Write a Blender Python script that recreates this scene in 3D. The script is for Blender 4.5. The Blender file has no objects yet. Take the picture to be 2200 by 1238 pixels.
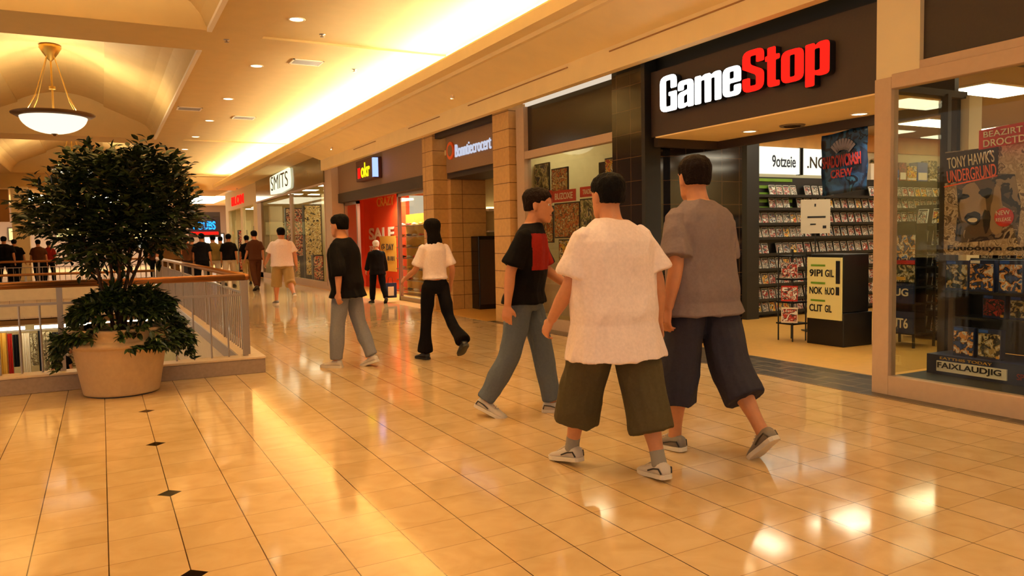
import bpy, math, random
from mathutils import Vector, Matrix, noise
random.seed(7)
S = bpy.context.scene
COL = S.collection
PI = math.pi

# ------------------------------------------------------------------ camera
FPX, YAW, PITCH, ROLL, HC = 1680.0, 0.482392, 0.0625495, -0.0184805, 1.40
F = Vector((math.sin(YAW) * math.cos(PITCH), math.cos(YAW) * math.cos(PITCH), -math.sin(PITCH)))
R0 = Vector((math.cos(YAW), -math.sin(YAW), 0))
U0 = R0.cross(F)
RV = math.cos(ROLL) * R0 + math.sin(ROLL) * U0
UV = -math.sin(ROLL) * R0 + math.cos(ROLL) * U0
cd = bpy.data.cameras.new('camera')
cam = bpy.data.objects.new('camera', cd)
COL.objects.link(cam)
M = Matrix((RV, UV, -F)).transposed().to_4x4()
M.translation = (0, 0, HC)
cam.matrix_world = M
cd.sensor_width = 36
cd.sensor_fit = 'HORIZONTAL'
cd.lens = FPX / 2200 * 36
cd.clip_start = 0.05
cd.clip_end = 200
S.camera = cam

# ------------------------------------------------------------------ exposure, ambient
S.view_settings.view_transform = 'Standard'
S.view_settings.look = 'None'
S.view_settings.exposure = -0.04
S.view_settings.gamma = 1.0
S.view_settings.use_curve_mapping = False
W = bpy.data.worlds.new('world')
S.world = W
W.use_nodes = True
W.node_tree.nodes['Background'].inputs[0].default_value = (1.0, 0.82, 0.62, 1)
W.node_tree.nodes['Background'].inputs[1].default_value = 0.80

WARM = (1.0, 0.66, 0.30)
AMB = (1.0, 0.57, 0.20)

def area(name, loc, size, power, color=WARM, rot=(0, 0, 0), sy=None, spread=PI):
    l = bpy.data.lights.new(name, 'AREA')
    l.shape = 'RECTANGLE'
    l.size = size
    l.size_y = sy or size
    l.energy = power
    l.color = color
    l.spread = spread
    o = bpy.data.objects.new(name, l)
    o.location = loc
    o.rotation_euler = rot
    COL.objects.link(o)
    return o

# ------------------------------------------------------------------ materials
def lin(c):
    if isinstance(c, str):
        c = c.lstrip('#')
        c = tuple(int(c[i:i + 2], 16) / 255 for i in (0, 2, 4))
    return tuple((x / 12.92 if x <= .04045 else ((x + .055) / 1.055) ** 2.4) for x in c) + (1,)

MATS = {}
def mat(name, col='#808080', rough=.6, metal=0., emit=None, estr=1., noise_amt=0., nscale=8., bump=0., bscale=40., spec=.5, sheen=0., alpha_t=0, coat=0.):
    m = bpy.data.materials.new(name)
    m.use_nodes = True
    n = m.node_tree.nodes; L = m.node_tree.links
    b = n['Principled BSDF']
    b.inputs['Base Color'].default_value = lin(col)
    b.inputs['Roughness'].default_value = rough
    b.inputs['Metallic'].default_value = metal
    b.inputs['Specular IOR Level'].default_value = spec
    b.inputs['Coat Weight'].default_value = coat
    if sheen: b.inputs['Sheen Weight'].default_value = sheen
    if emit:
        b.inputs['Emission Color'].default_value = lin(emit)
        b.inputs['Emission Strength'].default_value = estr
    if noise_amt or bump:
        tc = n.new('ShaderNodeTexCoord')
        if noise_amt:
            t = n.new('ShaderNodeTexNoise'); t.inputs['Scale'].default_value = nscale; t.inputs['Detail'].default_value = 5
            L.new(tc.outputs['Object'], t.inputs['Vector'])
            mp = n.new('ShaderNodeMapRange')
            mp.inputs['From Min'].default_value = .3; mp.inputs['From Max'].default_value = .7
            mp.inputs['To Min'].default_value = 1 - noise_amt; mp.inputs['To Max'].default_value = 1 + noise_amt
            L.new(t.outputs['Fac'], mp.inputs['Value'])
            mx = n.new('ShaderNodeMix'); mx.data_type = 'RGBA'; mx.blend_type = 'MULTIPLY'; mx.inputs['Factor'].default_value = 1
            mx.inputs['A'].default_value = lin(col)
            L.new(mp.outputs['Result'], mx.inputs['B'])
            L.new(mx.outputs['Result'], b.inputs['Base Color'])
        if bump:
            t2 = n.new('ShaderNodeTexNoise'); t2.inputs['Scale'].default_value = bscale; t2.inputs['Detail'].default_value = 4
            L.new(tc.outputs['Object'], t2.inputs['Vector'])
            bp = n.new('ShaderNodeBump'); bp.inputs['Strength'].default_value = bump; bp.inputs['Distance'].default_value = .02
            L.new(t2.outputs['Fac'], bp.inputs['Height'])
            L.new(bp.outputs['Normal'], b.inputs['Normal'])
    MATS[name] = m
    return m

def emis(name, col, s):
    m = bpy.data.materials.new(name); m.use_nodes = True
    n = m.node_tree.nodes; n.remove(n['Principled BSDF'])
    e = n.new('ShaderNodeEmission'); e.inputs[0].default_value = lin(col); e.inputs[1].default_value = s
    m.node_tree.links.new(e.outputs[0], n['Material Output'].inputs[0])
    MATS[name] = m
    return m

def glass_mat(name, tint='#ffffff', refl=.12, rough=.0):
    m = bpy.data.materials.new(name); m.use_nodes = True
    n = m.node_tree.nodes; L = m.node_tree.links; n.remove(n['Principled BSDF'])
    t = n.new('ShaderNodeBsdfTransparent'); t.inputs[0].default_value = lin(tint)
    g = n.new('ShaderNodeBsdfGlossy'); g.inputs['Roughness'].default_value = rough; g.inputs[0].default_value = (.9, .9, .9, 1)
    fr = n.new('ShaderNodeLayerWeight'); fr.inputs['Blend'].default_value = .25
    mr = n.new('ShaderNodeMapRange'); mr.inputs['To Min'].default_value = refl * .3; mr.inputs['To Max'].default_value = refl * 3.2
    L.new(fr.outputs['Fresnel'], mr.inputs['Value'])
    mx = n.new('ShaderNodeMixShader')
    L.new(mr.outputs['Result'], mx.inputs[0]); L.new(t.outputs[0], mx.inputs[1]); L.new(g.outputs[0], mx.inputs[2])
    L.new(mx.outputs[0], n['Material Output'].inputs[0])
    MATS[name] = m
    return m

def art_mat(name, bg, cols, scale=9., seed=0., rnd=True, emit=0., white_border=False):
    """printed cover art: blotches of the given colours over a ground"""
    m = bpy.data.materials.new(name); m.use_nodes = True
    n = m.node_tree.nodes; L = m.node_tree.links; b = n['Principled BSDF']
    b.inputs['Roughness'].default_value = .35
    tc = n.new('ShaderNodeTexCoord'); ad = n.new('ShaderNodeVectorMath'); ad.operation = 'ADD'
    L.new(tc.outputs['Object'], ad.inputs[0])
    if rnd:
        oi = n.new('ShaderNodeObjectInfo'); sc = n.new('ShaderNodeMath'); sc.operation = 'MULTIPLY'; sc.inputs[1].default_value = 57
        L.new(oi.outputs['Random'], sc.inputs[0]); L.new(sc.outputs[0], ad.inputs[1])
    else:
        ad.inputs[1].default_value = (seed, seed * 2, seed)
    t = n.new('ShaderNodeTexNoise'); t.inputs['Scale'].default_value = scale * 1.7; t.inputs['Detail'].default_value = 6; t.inputs['Distortion'].default_value = .9
    L.new(ad.outputs[0], t.inputs['Vector'])
    r = n.new('ShaderNodeValToRGB'); r.color_ramp.interpolation = 'CONSTANT'
    els = r.color_ramp.elements
    k = len(cols)
    els[0].position = 0; els[0].color = lin(bg)
    els[1].position = .42; els[1].color = lin(cols[0])
    for i in range(1, k):
        e = els.new(.42 + .30 * i / k); e.color = lin(cols[i])
    L.new(t.outputs['Fac'], r.inputs['Fac'])
    L.new(r.outputs['Color'], b.inputs['Base Color'])
    if emit:
        L.new(r.outputs['Color'], b.inputs['Emission Color']); b.inputs['Emission Strength'].default_value = emit
    MATS[name] = m
    return m

# ------------------------------------------------------------------ mesh helpers
class MB:
    def __init__(s): s.v = []; s.f = []; s.m = []; s.slots = []; s.cur = 0
    def use(s, m):
        if m not in s.slots: s.slots.append(m)
        s.cur = s.slots.index(m); return s
    def add(s, vs, fs):
        k = len(s.v); s.v += [tuple(v) for v in vs]
        for f in fs: s.f.append(tuple(i + k for i in f)); s.m.append(s.cur)
    def box(s, x0, x1, y0, y1, z0, z1):
        x0, x1 = sorted((x0, x1)); y0, y1 = sorted((y0, y1)); z0, z1 = sorted((z0, z1))
        v = [(x0, y0, z0), (x1, y0, z0), (x1, y1, z0), (x0, y1, z0), (x0, y0, z1), (x1, y0, z1), (x1, y1, z1), (x0, y1, z1)]
        s.add(v, [(0, 3, 2, 1), (4, 5, 6, 7), (0, 1, 5, 4), (1, 2, 6, 5), (2, 3, 7, 6), (3, 0, 4, 7)]); return s
    def obox(s, c, ax, ay, az):
        c = Vector(c); ax = Vector(ax); ay = Vector(ay); az = Vector(az)
        v = [c + sx * ax + sy * ay + sz * az for sz in (-1, 1) for sx, sy in ((-1, -1), (1, -1), (1, 1), (-1, 1))]
        s.add(v, [(0, 3, 2, 1), (4, 5, 6, 7), (0, 1, 5, 4), (1, 2, 6, 5), (2, 3, 7, 6), (3, 0, 4, 7)]); return s
    def quad(s, *p): s.add(p, [tuple(range(len(p)))]); return s
    def tube(s, pts, r, n=8, cap=True):
        pts = [Vector(p) for p in pts]; rs = r if isinstance(r, (list, tuple)) else [r] * len(pts)
        rings = []; up = Vector((0, 0, 1))
        for i, p in enumerate(pts):
            d = (pts[min(i + 1, len(pts) - 1)] - pts[max(i - 1, 0)]).normalized()
            a = d.cross(up)
            if a.length < .05: a = d.cross(Vector((0, 1, 0)))
            a.normalize(); b = a.cross(d).normalized()
            rings.append([p + rs[i] * (math.cos(2 * PI * k / n) * a + math.sin(2 * PI * k / n) * b) for k in range(n)])
        vs = [q for rg in rings for q in rg]; fs = []
        for i in range(len(pts) - 1):
            for k in range(n):
                fs.append((i * n + k, i * n + (k + 1) % n, (i + 1) * n + (k + 1) % n, (i + 1) * n + k))
        if cap: fs += [tuple(range(n))[::-1], tuple((len(pts) - 1) * n + k for k in range(n))]
        s.add(vs, fs); return s
    def lathe(s, prof, c=(0, 0, 0), n=32, sx=1, sy=1):
        cx, cy, cz = c; vs = []; fs = []
        for r, z in prof:
            for k in range(n):
                a = 2 * PI * k / n; vs.append((cx + sx * r * math.cos(a), cy + sy * r * math.sin(a), cz + z))
        for i in range(len(prof) - 1):
            for k in range(n): fs.append((i * n + k, i * n + (k + 1) % n, (i + 1) * n + (k + 1) % n, (i + 1) * n + k))
        s.add(vs, fs); return s
    def disc(s, c, r, z, n=24, up=True):
        s.add([(c[0] + r * math.cos(2 * PI * k / n), c[1] + r * math.sin(2 * PI * k / n), z) for k in range(n)], [tuple(range(n)) if up else tuple(range(n))[::-1]]); return s
    def loft(s, rings, cap=True):
        n = len(rings[0]); vs = [q for r in rings for q in r]; fs = []
        for i in range(len(rings) - 1):
            for k in range(n): fs.append((i * n + k, i * n + (k + 1) % n, (i + 1) * n + (k + 1) % n, (i + 1) * n + k))
        if cap: fs += [tuple(range(n))[::-1], tuple((len(rings) - 1) * n + k for k in range(n))]
        s.add(vs, fs); return s
    def prism(s, pts2, a, b, axis='y'):
        """2-D outline (u,w) extruded along axis from a to b"""
        n = len(pts2)
        def P(u, w, t): return (u, t, w) if axis == 'y' else ((t, u, w) if axis == 'x' else (u, w, t))
        vs = [P(u, w, a) for u, w in pts2] + [P(u, w, b) for u, w in pts2]
        fs = [(k, (k + 1) % n, n + (k + 1) % n, n + k) for k in range(n)] + [tuple(range(n))[::-1], tuple(range(n, 2 * n))]
        s.add(vs, fs); return s
    def build(s, name, m=None, parent=None, smooth=False, bevel=0., fix=True):
        me = bpy.data.meshes.new(name); me.from_pydata(s.v, [], s.f)
        slots = s.slots or [m]
        for x in slots: me.materials.append(MATS[x] if isinstance(x, str) else x)
        if s.slots: me.polygons.foreach_set('material_index', s.m)
        if fix:
            import bmesh
            bm = bmesh.new(); bm.from_mesh(me); bmesh.ops.recalc_face_normals(bm, faces=bm.faces); bm.to_mesh(me); bm.free()
        if smooth: me.polygons.foreach_set('use_smooth', [True] * len(me.polygons))
        me.update()
        o = bpy.data.objects.new(name, me); COL.objects.link(o)
        if parent: o.parent = parent
        if bevel:
            md = o.modifiers.new('bevel', 'BEVEL'); md.width = bevel; md.segments = 2; md.limit_method = 'ANGLE'
        return o

def tag(o, label, cat=None, group=None, kind=None):
    if label: o['label'] = label
    if cat: o['category'] = cat
    if group: o['group'] = group
    if kind: o['kind'] = kind
    return o
def empty(name, loc=(0, 0, 0), rz=0, label=None, cat=None, group=None, kind=None):
    o = bpy.data.objects.new(name, None); o.location = loc; o.rotation_euler = (0, 0, rz); o.empty_display_size = .1
    COL.objects.link(o); return tag(o, label, cat, group, kind)
def struct(name, mb, m=None, label=None, parent=None, **k):
    o = mb.build(name, m, parent, **k)
    if not parent: o['kind'] = 'structure'
    if label: o['label'] = label
    if label and not parent: o['category'] = name.split('_')[0]
    return o
KIDS = {}
def copy_tree(o, parent=None):
    c = o.copy(); COL.objects.link(c)
    if parent: c.parent = parent
    for ch in list(o.children): copy_tree(ch, c)
    return c
def flat(spl, ext, name, m, parent=None, bevel=0.):
    """closed 2-D outlines (list of point lists; inner ones become holes) -> extruded solid in local XY"""
    c = bpy.data.curves.new(name, 'CURVE'); c.dimensions = '2D'; c.fill_mode = 'BOTH'; c.extrude = ext; c.bevel_depth = bevel
    for pts in spl:
        s = c.splines.new('POLY'); s.points.add(len(pts) - 1)
        for p, q in zip(s.points, pts): p.co = (q[0], q[1], 0, 1)
        s.use_cyclic_u = True
    return bake(c, name, m, parent)
def bake(c, name, m, parent):
    t = bpy.data.objects.new(name, c); COL.objects.link(t)
    dg = bpy.context.evaluated_depsgraph_get(); dg.update()
    me = bpy.data.meshes.new_from_object(t.evaluated_get(dg))
    bpy.data.objects.remove(t); bpy.data.curves.remove(c)
    me.materials.clear(); me.materials.append(MATS[m] if isinstance(m, str) else m)
    o = bpy.data.objects.new(name, me); COL.objects.link(o)
    if parent: o.parent = parent
    return o
def frame_matrix(o, origin, right, up):
    r = Vector(right).normalized(); u = Vector(up).normalized(); nn = r.cross(u)
    Mx = Matrix((r, u, nn)).transposed().to_4x4(); Mx.translation = origin
    if o.parent: Mx = o.parent.matrix_world.inverted() @ Mx
    o.matrix_local = Mx
def text(s, origin, right, up, width, height, m, name='lettering', parent=None, depth=.004, weight=.0, align='LEFT', shear=0.):
    c = bpy.data.curves.new(name, 'FONT'); c.body = s; c.extrude = depth; c.offset = weight; c.shear = shear; c.space_line = .9
    o = bake(c, name, m, parent)
    xs = [v.co.x for v in o.data.vertices]; ys = [v.co.y for v in o.data.vertices]
    x0, x1, y0, y1 = min(xs), max(xs), min(ys), max(ys)
    for v in o.data.vertices:
        v.co.x = (v.co.x - x0) / (x1 - x0) * width
        v.co.y = (v.co.y - y0) / (y1 - y0) * height
        v.co.z *= 1
    if o.parent: bpy.context.view_layer.update()
    frame_matrix(o, Vector(origin), right, up)
    return o
def rnd_poly(pts, r=.06, seg=4):
    out = []; n = len(pts)
    for i in range(n):
        p = Vector(pts[i]); a = Vector(pts[i - 1]); b = Vector(pts[(i + 1) % n])
        rr = pts[i][2] if len(pts[i]) > 2 else r
        p = Vector(p[:2]); a = Vector(a[:2]); b = Vector(b[:2])
        d1 = (a - p); d2 = (b - p); k = min(rr, d1.length * .48, d2.length * .48)
        if k < 1e-4: out.append(tuple(p)); continue
        q1 = p + d1.normalized() * k; q2 = p + d2.normalized() * k
        for j in range(seg + 1):
            t = j / seg; out.append(tuple((1 - t) ** 2 * q1 + 2 * t * (1 - t) * p + t * t * q2))
    return out
# ------------------------------------------------------------------ materials: setting
mat('plaster', '#d4b070', .75, noise_amt=.03, nscale=3)
mat('bulkhead_paint', '#fde2a6', .7, noise_amt=.03, nscale=3)
mat('white_trim', '#f0dcc0', .6)
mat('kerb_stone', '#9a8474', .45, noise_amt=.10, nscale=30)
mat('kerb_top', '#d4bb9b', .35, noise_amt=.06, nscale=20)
mat('slab_face', '#dcc39c', .7, noise_amt=.04)
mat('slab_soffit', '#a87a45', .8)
mat('slab_groove', '#8a5c20', .8)
mat('steel', '#9a8a7c', .35, metal=.8)
mat('bronze', '#9a6436', .28, metal=.75)
mat('frame_beige', '#c0a288', .55, noise_amt=.03, nscale=20)
mat('black', '#0b0908', .5)
mat('black_gloss', '#0c0a09', .12)
mat('brown_dark', '#382a22', .6, noise_amt=.05, nscale=30)
mat('sign_brown', '#3c2c26', .55, noise_amt=.05, nscale=60)
mat('dark_glassy', '#2c2118', .15)
mat('cream', '#e8d6ae', .7)
mat('cream_wall', '#e3cf9a', .7, noise_amt=.05)
mat('tan_fascia', '#8c6c52', .6, noise_amt=.05, nscale=30)
mat('green_marble', '#6e6240', .12, noise_amt=.35, nscale=1.6)
mat('orange_wall', '#ff8426', .6)
mat('red_wall', '#e84a18', .6)
mat('wood_gold', '#c98a3c', .5, noise_amt=.1, nscale=5)
mat('store_floor', '#cc9848', .35, noise_amt=.06, nscale=10)
mat('store_floor_pale', '#cfc7a0', .35)
mat('shelf_black', '#14110f', .4)
mat('store_ceiling', '#a88c62', .8)
mat('chrome', '#c8c0b4', .2, metal=1)
emis('cove_light', '#fff3cc', 270)
emis('lamp_disc', '#ffe6b0', 9)
emis('panel_light', '#fff0cc', 11)
emis('panel_soft', '#ffe0a0', 2.6)
emis('bowl_glow', '#fff0d0', 1.5)
glass_mat('glass', '#f6f8f2', .055)
glass_mat('glass_dim', '#f6f8f2', .022)
glass_mat('rail_glass', '#efe8dc', .12)

def tile_floor(name='marble_tile'):
    m = bpy.data.materials.new(name); m.use_nodes = True
    n = m.node_tree.nodes; L = m.node_tree.links; b = n['Principled BSDF']
    tc = n.new('ShaderNodeTexCoord'); sx = n.new('ShaderNodeSeparateXYZ'); L.new(tc.outputs['Object'], sx.inputs[0])
    def mth(op, a, bb=None, c=None):
        q = n.new('ShaderNodeMath'); q.operation = op
        for i, v in enumerate((a, bb, c)):
            if v is None: continue
            if isinstance(v, (int, float)): q.inputs[i].default_value = v
            else: L.new(v, q.inputs[i])
        return q.outputs[0]
    T = .3125
    u = mth('DIVIDE', mth('SUBTRACT', sx.outputs[0], .28), T); yy = mth('SUBTRACT', sx.outputs[1], mth('MULTIPLY', sx.outputs[0], .045))
    v = mth('DIVIDE', mth('SUBTRACT', yy, 3.497), T)
    fu = mth('FRACT', u); fv = mth('FRACT', v)
    du = mth('MINIMUM', fu, mth('SUBTRACT', 1, fu)); dv = mth('MINIMUM', fv, mth('SUBTRACT', 1, fv))
    gu = mth('LESS_THAN', du, .0085); gv = mth('MULTIPLY', mth('LESS_THAN', dv, .0065), .55)
    grout = mth('MAXIMUM', gu, gv)
    # dark insets: column of diamonds every fourth tile
    v4 = mth('DIVIDE', mth('SUBTRACT', yy, 3.497), T * 4); f4 = mth('FRACT', v4); d4 = mth('MULTIPLY', mth('MINIMUM', f4, mth('SUBTRACT', 1, f4)), T * 4)
    ax = mth('ABSOLUTE', mth('SUBTRACT', sx.outputs[0], .28))
    dia = mth('LESS_THAN', mth('ADD', ax, d4), .066)
    cb = n.new('ShaderNodeCombineXYZ'); L.new(mth('FLOOR', u), cb.inputs[0]); L.new(mth('FLOOR', v), cb.inputs[1])
    wn = n.new('ShaderNodeTexWhiteNoise'); L.new(cb.outputs[0], wn.inputs['Vector'])
    ns = n.new('ShaderNodeTexNoise'); ns.inputs['Scale'].default_value = 5; ns.inputs['Detail'].default_value = 8; ns.inputs['Distortion'].default_value = .8
    ad = n.new('ShaderNodeVectorMath'); ad.operation = 'ADD'; L.new(tc.outputs['Object'], ad.inputs[0]); L.new(wn.outputs['Color'], ad.inputs[1]); L.new(ad.outputs[0], ns.inputs['Vector'])
    val = mth('ADD', mth('MULTIPLY', wn.outputs['Value'], .12), mth('MULTIPLY', ns.outputs['Fac'], .62))
    r = n.new('ShaderNodeValToRGB'); r.color_ramp.elements[0].position = .15; r.color_ramp.elements[0].color = lin('#caa670')
    r.color_ramp.elements[1].position = .62; r.color_ramp.elements[1].color = lin('#e4c494')
    L.new(val, r.inputs[0])
    m1 = n.new('ShaderNodeMix'); m1.data_type = 'RGBA'; L.new(grout, m1.inputs['Factor']); L.new(r.outputs[0], m1.inputs['A']); m1.inputs['B'].default_value = lin('#5a3a1c')
    m2 = n.new('ShaderNodeMix'); m2.data_type = 'RGBA'; L.new(dia, m2.inputs['Factor']); L.new(m1.outputs['Result'], m2.inputs['A']); m2.inputs['B'].default_value = lin('#1e120a')
    L.new(m2.outputs['Result'], b.inputs['Base Color'])
    ro = n.new('ShaderNodeMapRange'); ro.inputs['To Min'].default_value = .05; ro.inputs['To Max'].default_value = .13
    L.new(ns.outputs['Fac'], ro.inputs['Value']); L.new(ro.outputs[0], b.inputs['Roughness'])
    L.new(mth('SUBTRACT', .75, mth('MULTIPLY', dia, .65)), b.inputs['Specular IOR Level'])
    bp = n.new('ShaderNodeBump'); bp.inputs['Strength'].default_value = .25; bp.inputs['Distance'].default_value = .002; bp.invert = True
    n2 = n.new('ShaderNodeTexNoise'); n2.inputs['Scale'].default_value = 2.2; n2.inputs['Detail'].default_value = 1; L.new(ad.outputs[0], n2.inputs['Vector'])
    L.new(mth('ADD', grout, mth('MULTIPLY', n2.outputs['Fac'], .12)), bp.inputs['Height']); L.new(bp.outputs[0], b.inputs['Normal'])
    MATS[name] = m
tile_floor()

def brick_mat(name, c1, c2, mortar, bw, bh, rough=.3, ms=.01, axes='xy', offset=.5, gloss=.5):
    m = bpy.data.materials.new(name); m.use_nodes = True
    n = m.node_tree.nodes; L = m.node_tree.links; b = n['Principled BSDF']
    tc = n.new('ShaderNodeTexCoord'); sx = n.new('ShaderNodeSeparateXYZ'); cb = n.new('ShaderNodeCombineXYZ')
    L.new(tc.outputs['Object'], sx.inputs[0])
    if axes == 'wall':   # any vertical face: run along x+y, courses up z
        q = n.new('ShaderNodeMath'); q.operation = 'ADD'; L.new(sx.outputs[0], q.inputs[0]); L.new(sx.outputs[1], q.inputs[1])
        L.new(q.outputs[0], cb.inputs[0]); L.new(sx.outputs[2], cb.inputs[1])
    else:
        L.new(sx.outputs[1], cb.inputs[0]); L.new(sx.outputs[0], cb.inputs[1])
    t = n.new('ShaderNodeTexBrick'); t.inputs['Scale'].default_value = 1; t.inputs['Brick Width'].default_value = bw; t.inputs['Row Height'].default_value = bh
    t.inputs['Mortar Size'].default_value = ms; t.inputs['Color1'].default_value = lin(c1); t.inputs['Color2'].default_value = lin(c2); t.inputs['Mortar'].default_value = lin(mortar)
    t.offset = offset; t.inputs['Mortar Smooth'].default_value = 0
    L.new(cb.outputs[0], t.inputs['Vector'])
    ns = n.new('ShaderNodeTexNoise'); ns.inputs['Scale'].default_value = 14; ns.inputs['Detail'].default_value = 5; L.new(tc.outputs['Object'], ns.inputs['Vector'])
    mr = n.new('ShaderNodeMapRange'); mr.inputs['To Min'].default_value = .8; mr.inputs['To Max'].default_value = 1.2; L.new(ns.outputs['Fac'], mr.inputs['Value'])
    mx = n.new('ShaderNodeMix'); mx.data_type = 'RGBA'; mx.blend_type = 'MULTIPLY'; mx.inputs['Factor'].default_value = 1
    L.new(t.outputs['Color'], mx.inputs['A']); L.new(mr.outputs[0], mx.inputs['B']); L.new(mx.outputs['Result'], b.inputs['Base Color'])
    b.inputs['Roughness'].default_value = rough; b.inputs['Specular IOR Level'].default_value = gloss
    MATS[name] = m
brick_mat('slate_tile', '#4a4238', '#383228', '#75654e', .42, .2, .3, .012)
brick_mat('stone_block', '#cfa468', '#c2965c', '#6e4a24', 3.0, .29, .6, .006, 'wall', 0.)
brick_mat('black_tile', '#150f0c', '#1c1410', '#5a4128', .30, .30, .08, .0035, 'wall', 0., .8)

# ------------------------------------------------------------------ floors
XE = 5.79            # edge of the mall floor along the shops
V0, V1 = 8.87, 24.6  # void to the lower level
VX = 1.36
f = MB()
f.box(-9, XE, -5, V0, -.5, 0).box(VX, XE, V0, V1, -.5, 0).box(-9, XE, V1, 64, -.5, 0)
struct('floor', f, 'marble_tile', 'polished cream marble tile floor of the mall walkway')
f = MB(); f.box(XE, 6.62, -3, 12.0, -.5, .004)
struct('trim_1', f, 'slate_tile', 'dark slate tile border along the shop fronts')
f = MB(); f.box(6.62, 17, -3, 12.0, -.5, .002).use('store_floor')
struct('floor_shop', f, 'store_floor', 'golden floor inside the game shop')
f = MB(); f.box(XE, 17, 12.0, 64, -.5, .002)
struct('floor_shops_beyond', f, 'store_floor', 'pale floor of the shops further down')
# slab edges round the void
f = MB(); f.box(VX - .02, VX + .02, V0, V1, -.95, -.001)
f.box(-9, VX - .03, V1 - .06, V1 + .04, .001, .34).box(-9, VX - .03, V1 - .04, V1 - .002, -.46, -.14)
f.box(-9, VX + .1, V0 - .05, V0 - .01, -.95, -.5)
struct('trim_2', f, 'slab_face', 'pale slab edge round the floor opening')
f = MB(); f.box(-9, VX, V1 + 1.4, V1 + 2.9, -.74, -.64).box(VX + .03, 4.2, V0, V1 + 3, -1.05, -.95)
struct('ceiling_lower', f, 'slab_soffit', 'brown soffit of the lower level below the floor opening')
f = MB(); f.box(-9, 9, 8, 36, -3.4, -3.2)
struct('floor_lower', f, 'store_floor_pale', 'pale floor of the lower mall level')
f = MB(); f.box(4.0, 4.2, 6, 28, -3.2, -1.05).box(-9, 4, 29.6, 29.8, -3.2, -.5)
struct('wall_lower', f, 'cream_wall', 'cream walls of the lower mall level')

# ------------------------------------------------------------------ ceiling
ZC = 4.7
XR, XL = 1.63, -3.31
BAYS = [(-12.9, -.5), (.7, 13.03), (14.4, 26.75), (28.15, 40.4)]
c = MB()
c.box(XR, 5.66, -13, 41, ZC + .035, ZC + .2)
ys = [-13, -.5, .7, 13.05, 14.0, 26.75, 27.9, 40.4, 41]
c.box(XR, 2.45, -13, 41, ZC, ZC + .05)
for a, b in ((-.5, .7), (13.2, 14.0), (26.9, 27.9), (40.4, 41)): c.box(2.45, 5.66, a, b, ZC, ZC + .05)
for a, b in ((-.5, .7), (13.03, 14.4), (26.75, 28.15), (40.4, 41)): c.box(XL, XR, a, b, ZC, ZC + .25)
c.box(-9, XL, -13, 41, ZC, ZC + .2)
# header and lower ceiling at the far end
c.box(-9, 5.7, 41, 41.3, 4.05, ZC).box(-9, 5.7, 41.3, 46, 4.05, 4.2)
struct('ceiling', c, 'plaster', 'warm cream plaster mall ceiling with shallow panels')
prof = [(1.63, 4.70), (1.60, 4.74), (1.51, 4.94), (1.38, 5.10), (1.2, 5.2), (.97, 5.29), (.62, 5.45), (.26, 5.60)]
arch = []
for i in range(17):
    t = -1 + 2 * i / 16; arch.append((-.84 - 1.1 * -t * -1 if False else -.84 - 1.1 * t, 5.66 + .29 * (1 - t * t)))
full = prof + arch + [(-1.68 - x, z) for x, z in prof[::-1]]
for k, (a, b) in enumerate(BAYS[1:]):
    a += .006; b -= .006; v = MB(); n = len(full)
    vs = [(x, a, z) for x, z in full] + [(x, b, z) for x, z in full]
    v.add(vs, [(i, i + 1, n + i + 1, n + i) for i in range(n - 1)])
    v.add([(x, b, z) for x, z in full], [tuple(range(n))]); v.add([(x, a, z) for x, z in full], [tuple(range(n))])
    struct('ceiling_vault', v, 'plaster', ['vaulted ceiling bay nearest the viewer, at the top left corner', 'vaulted ceiling bay holding the large bowl pendant', 'furthest vaulted ceiling bay beyond the leafy tree'][k], fix=False)
    t = MB(); t.box(XR - .03, XR + .04, a - .02, b + .02, ZC - .02, ZC + .06)
    struct('trim_%d' % (3 + k), t, 'white_trim', 'pale edge trim of a ceiling bay')
# cove and bulkhead over the shop fronts
t = MB()
t.prism([(4.90, 4.08), (4.90, 4.24), (4.93, 4.28), (4.98, 4.28), (4.98, 4.14), (5.66, 4.14), (5.66, 4.74), (5.95, 4.74), (5.95, 3.80), (5.80, 3.80), (5.16, 4.02), (5.1, 4.02), (5.08, 4.07)], -4, 22.98)
t.prism([(4.90, 4.08), (4.90, 4.24), (4.93, 4.28), (4.98, 4.28), (4.98, 4.14), (5.66, 4.14), (5.66, 4.74), (5.95, 4.74), (5.95, 4.0), (5.16, 4.02), (5.1, 4.02), (5.08, 4.07)], 22.98, 40.2)
struct('trim_6', t, 'bulkhead_paint', 'plaster cove ledge hiding the strip lighting')
t = MB()
t.box(5.80, 5.92, -4, 22.9, 3.50, 3.81).box(5.80, 5.95, 22.9, 23.0, 3.5, 3.97)
struct('wall_right', t, 'bulkhead_paint', 'cream bulkhead over the shop fronts')
t = MB()
for a, b in ((5.0, 8.3), (9.3, 12.6), (13.9, 15.6), (17.8, 19.6), (-1, 4)): t.box(5.79, 5.81, a, b, 3.735, 3.75)
for a, b in (): pass
struct('trim_7', t, 'slab_soffit', 'thin reveal grooves in the bulkhead')
def strip_light(y0, y1, label):
    r = empty('cove_strip_light', (5.25, y0, 4.2), 0, label, 'light', 'strip lights in the cove')
    a = MB(); a.tube([(0, 0, .03), (0, y1 - y0, .03)], .022, 8); a.build('tube', 'cove_light', r)
    b = MB(); b.box(-.05, .05, 0, y1 - y0, -.055, -.005).build('batten', 'white_trim', r)
yy = -3.6
while yy < 39: strip_light(yy, yy + 2.35, 'warm fluorescent strip hidden behind the cove ledge, glowing up onto the ceiling'); yy += 2.4

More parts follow.
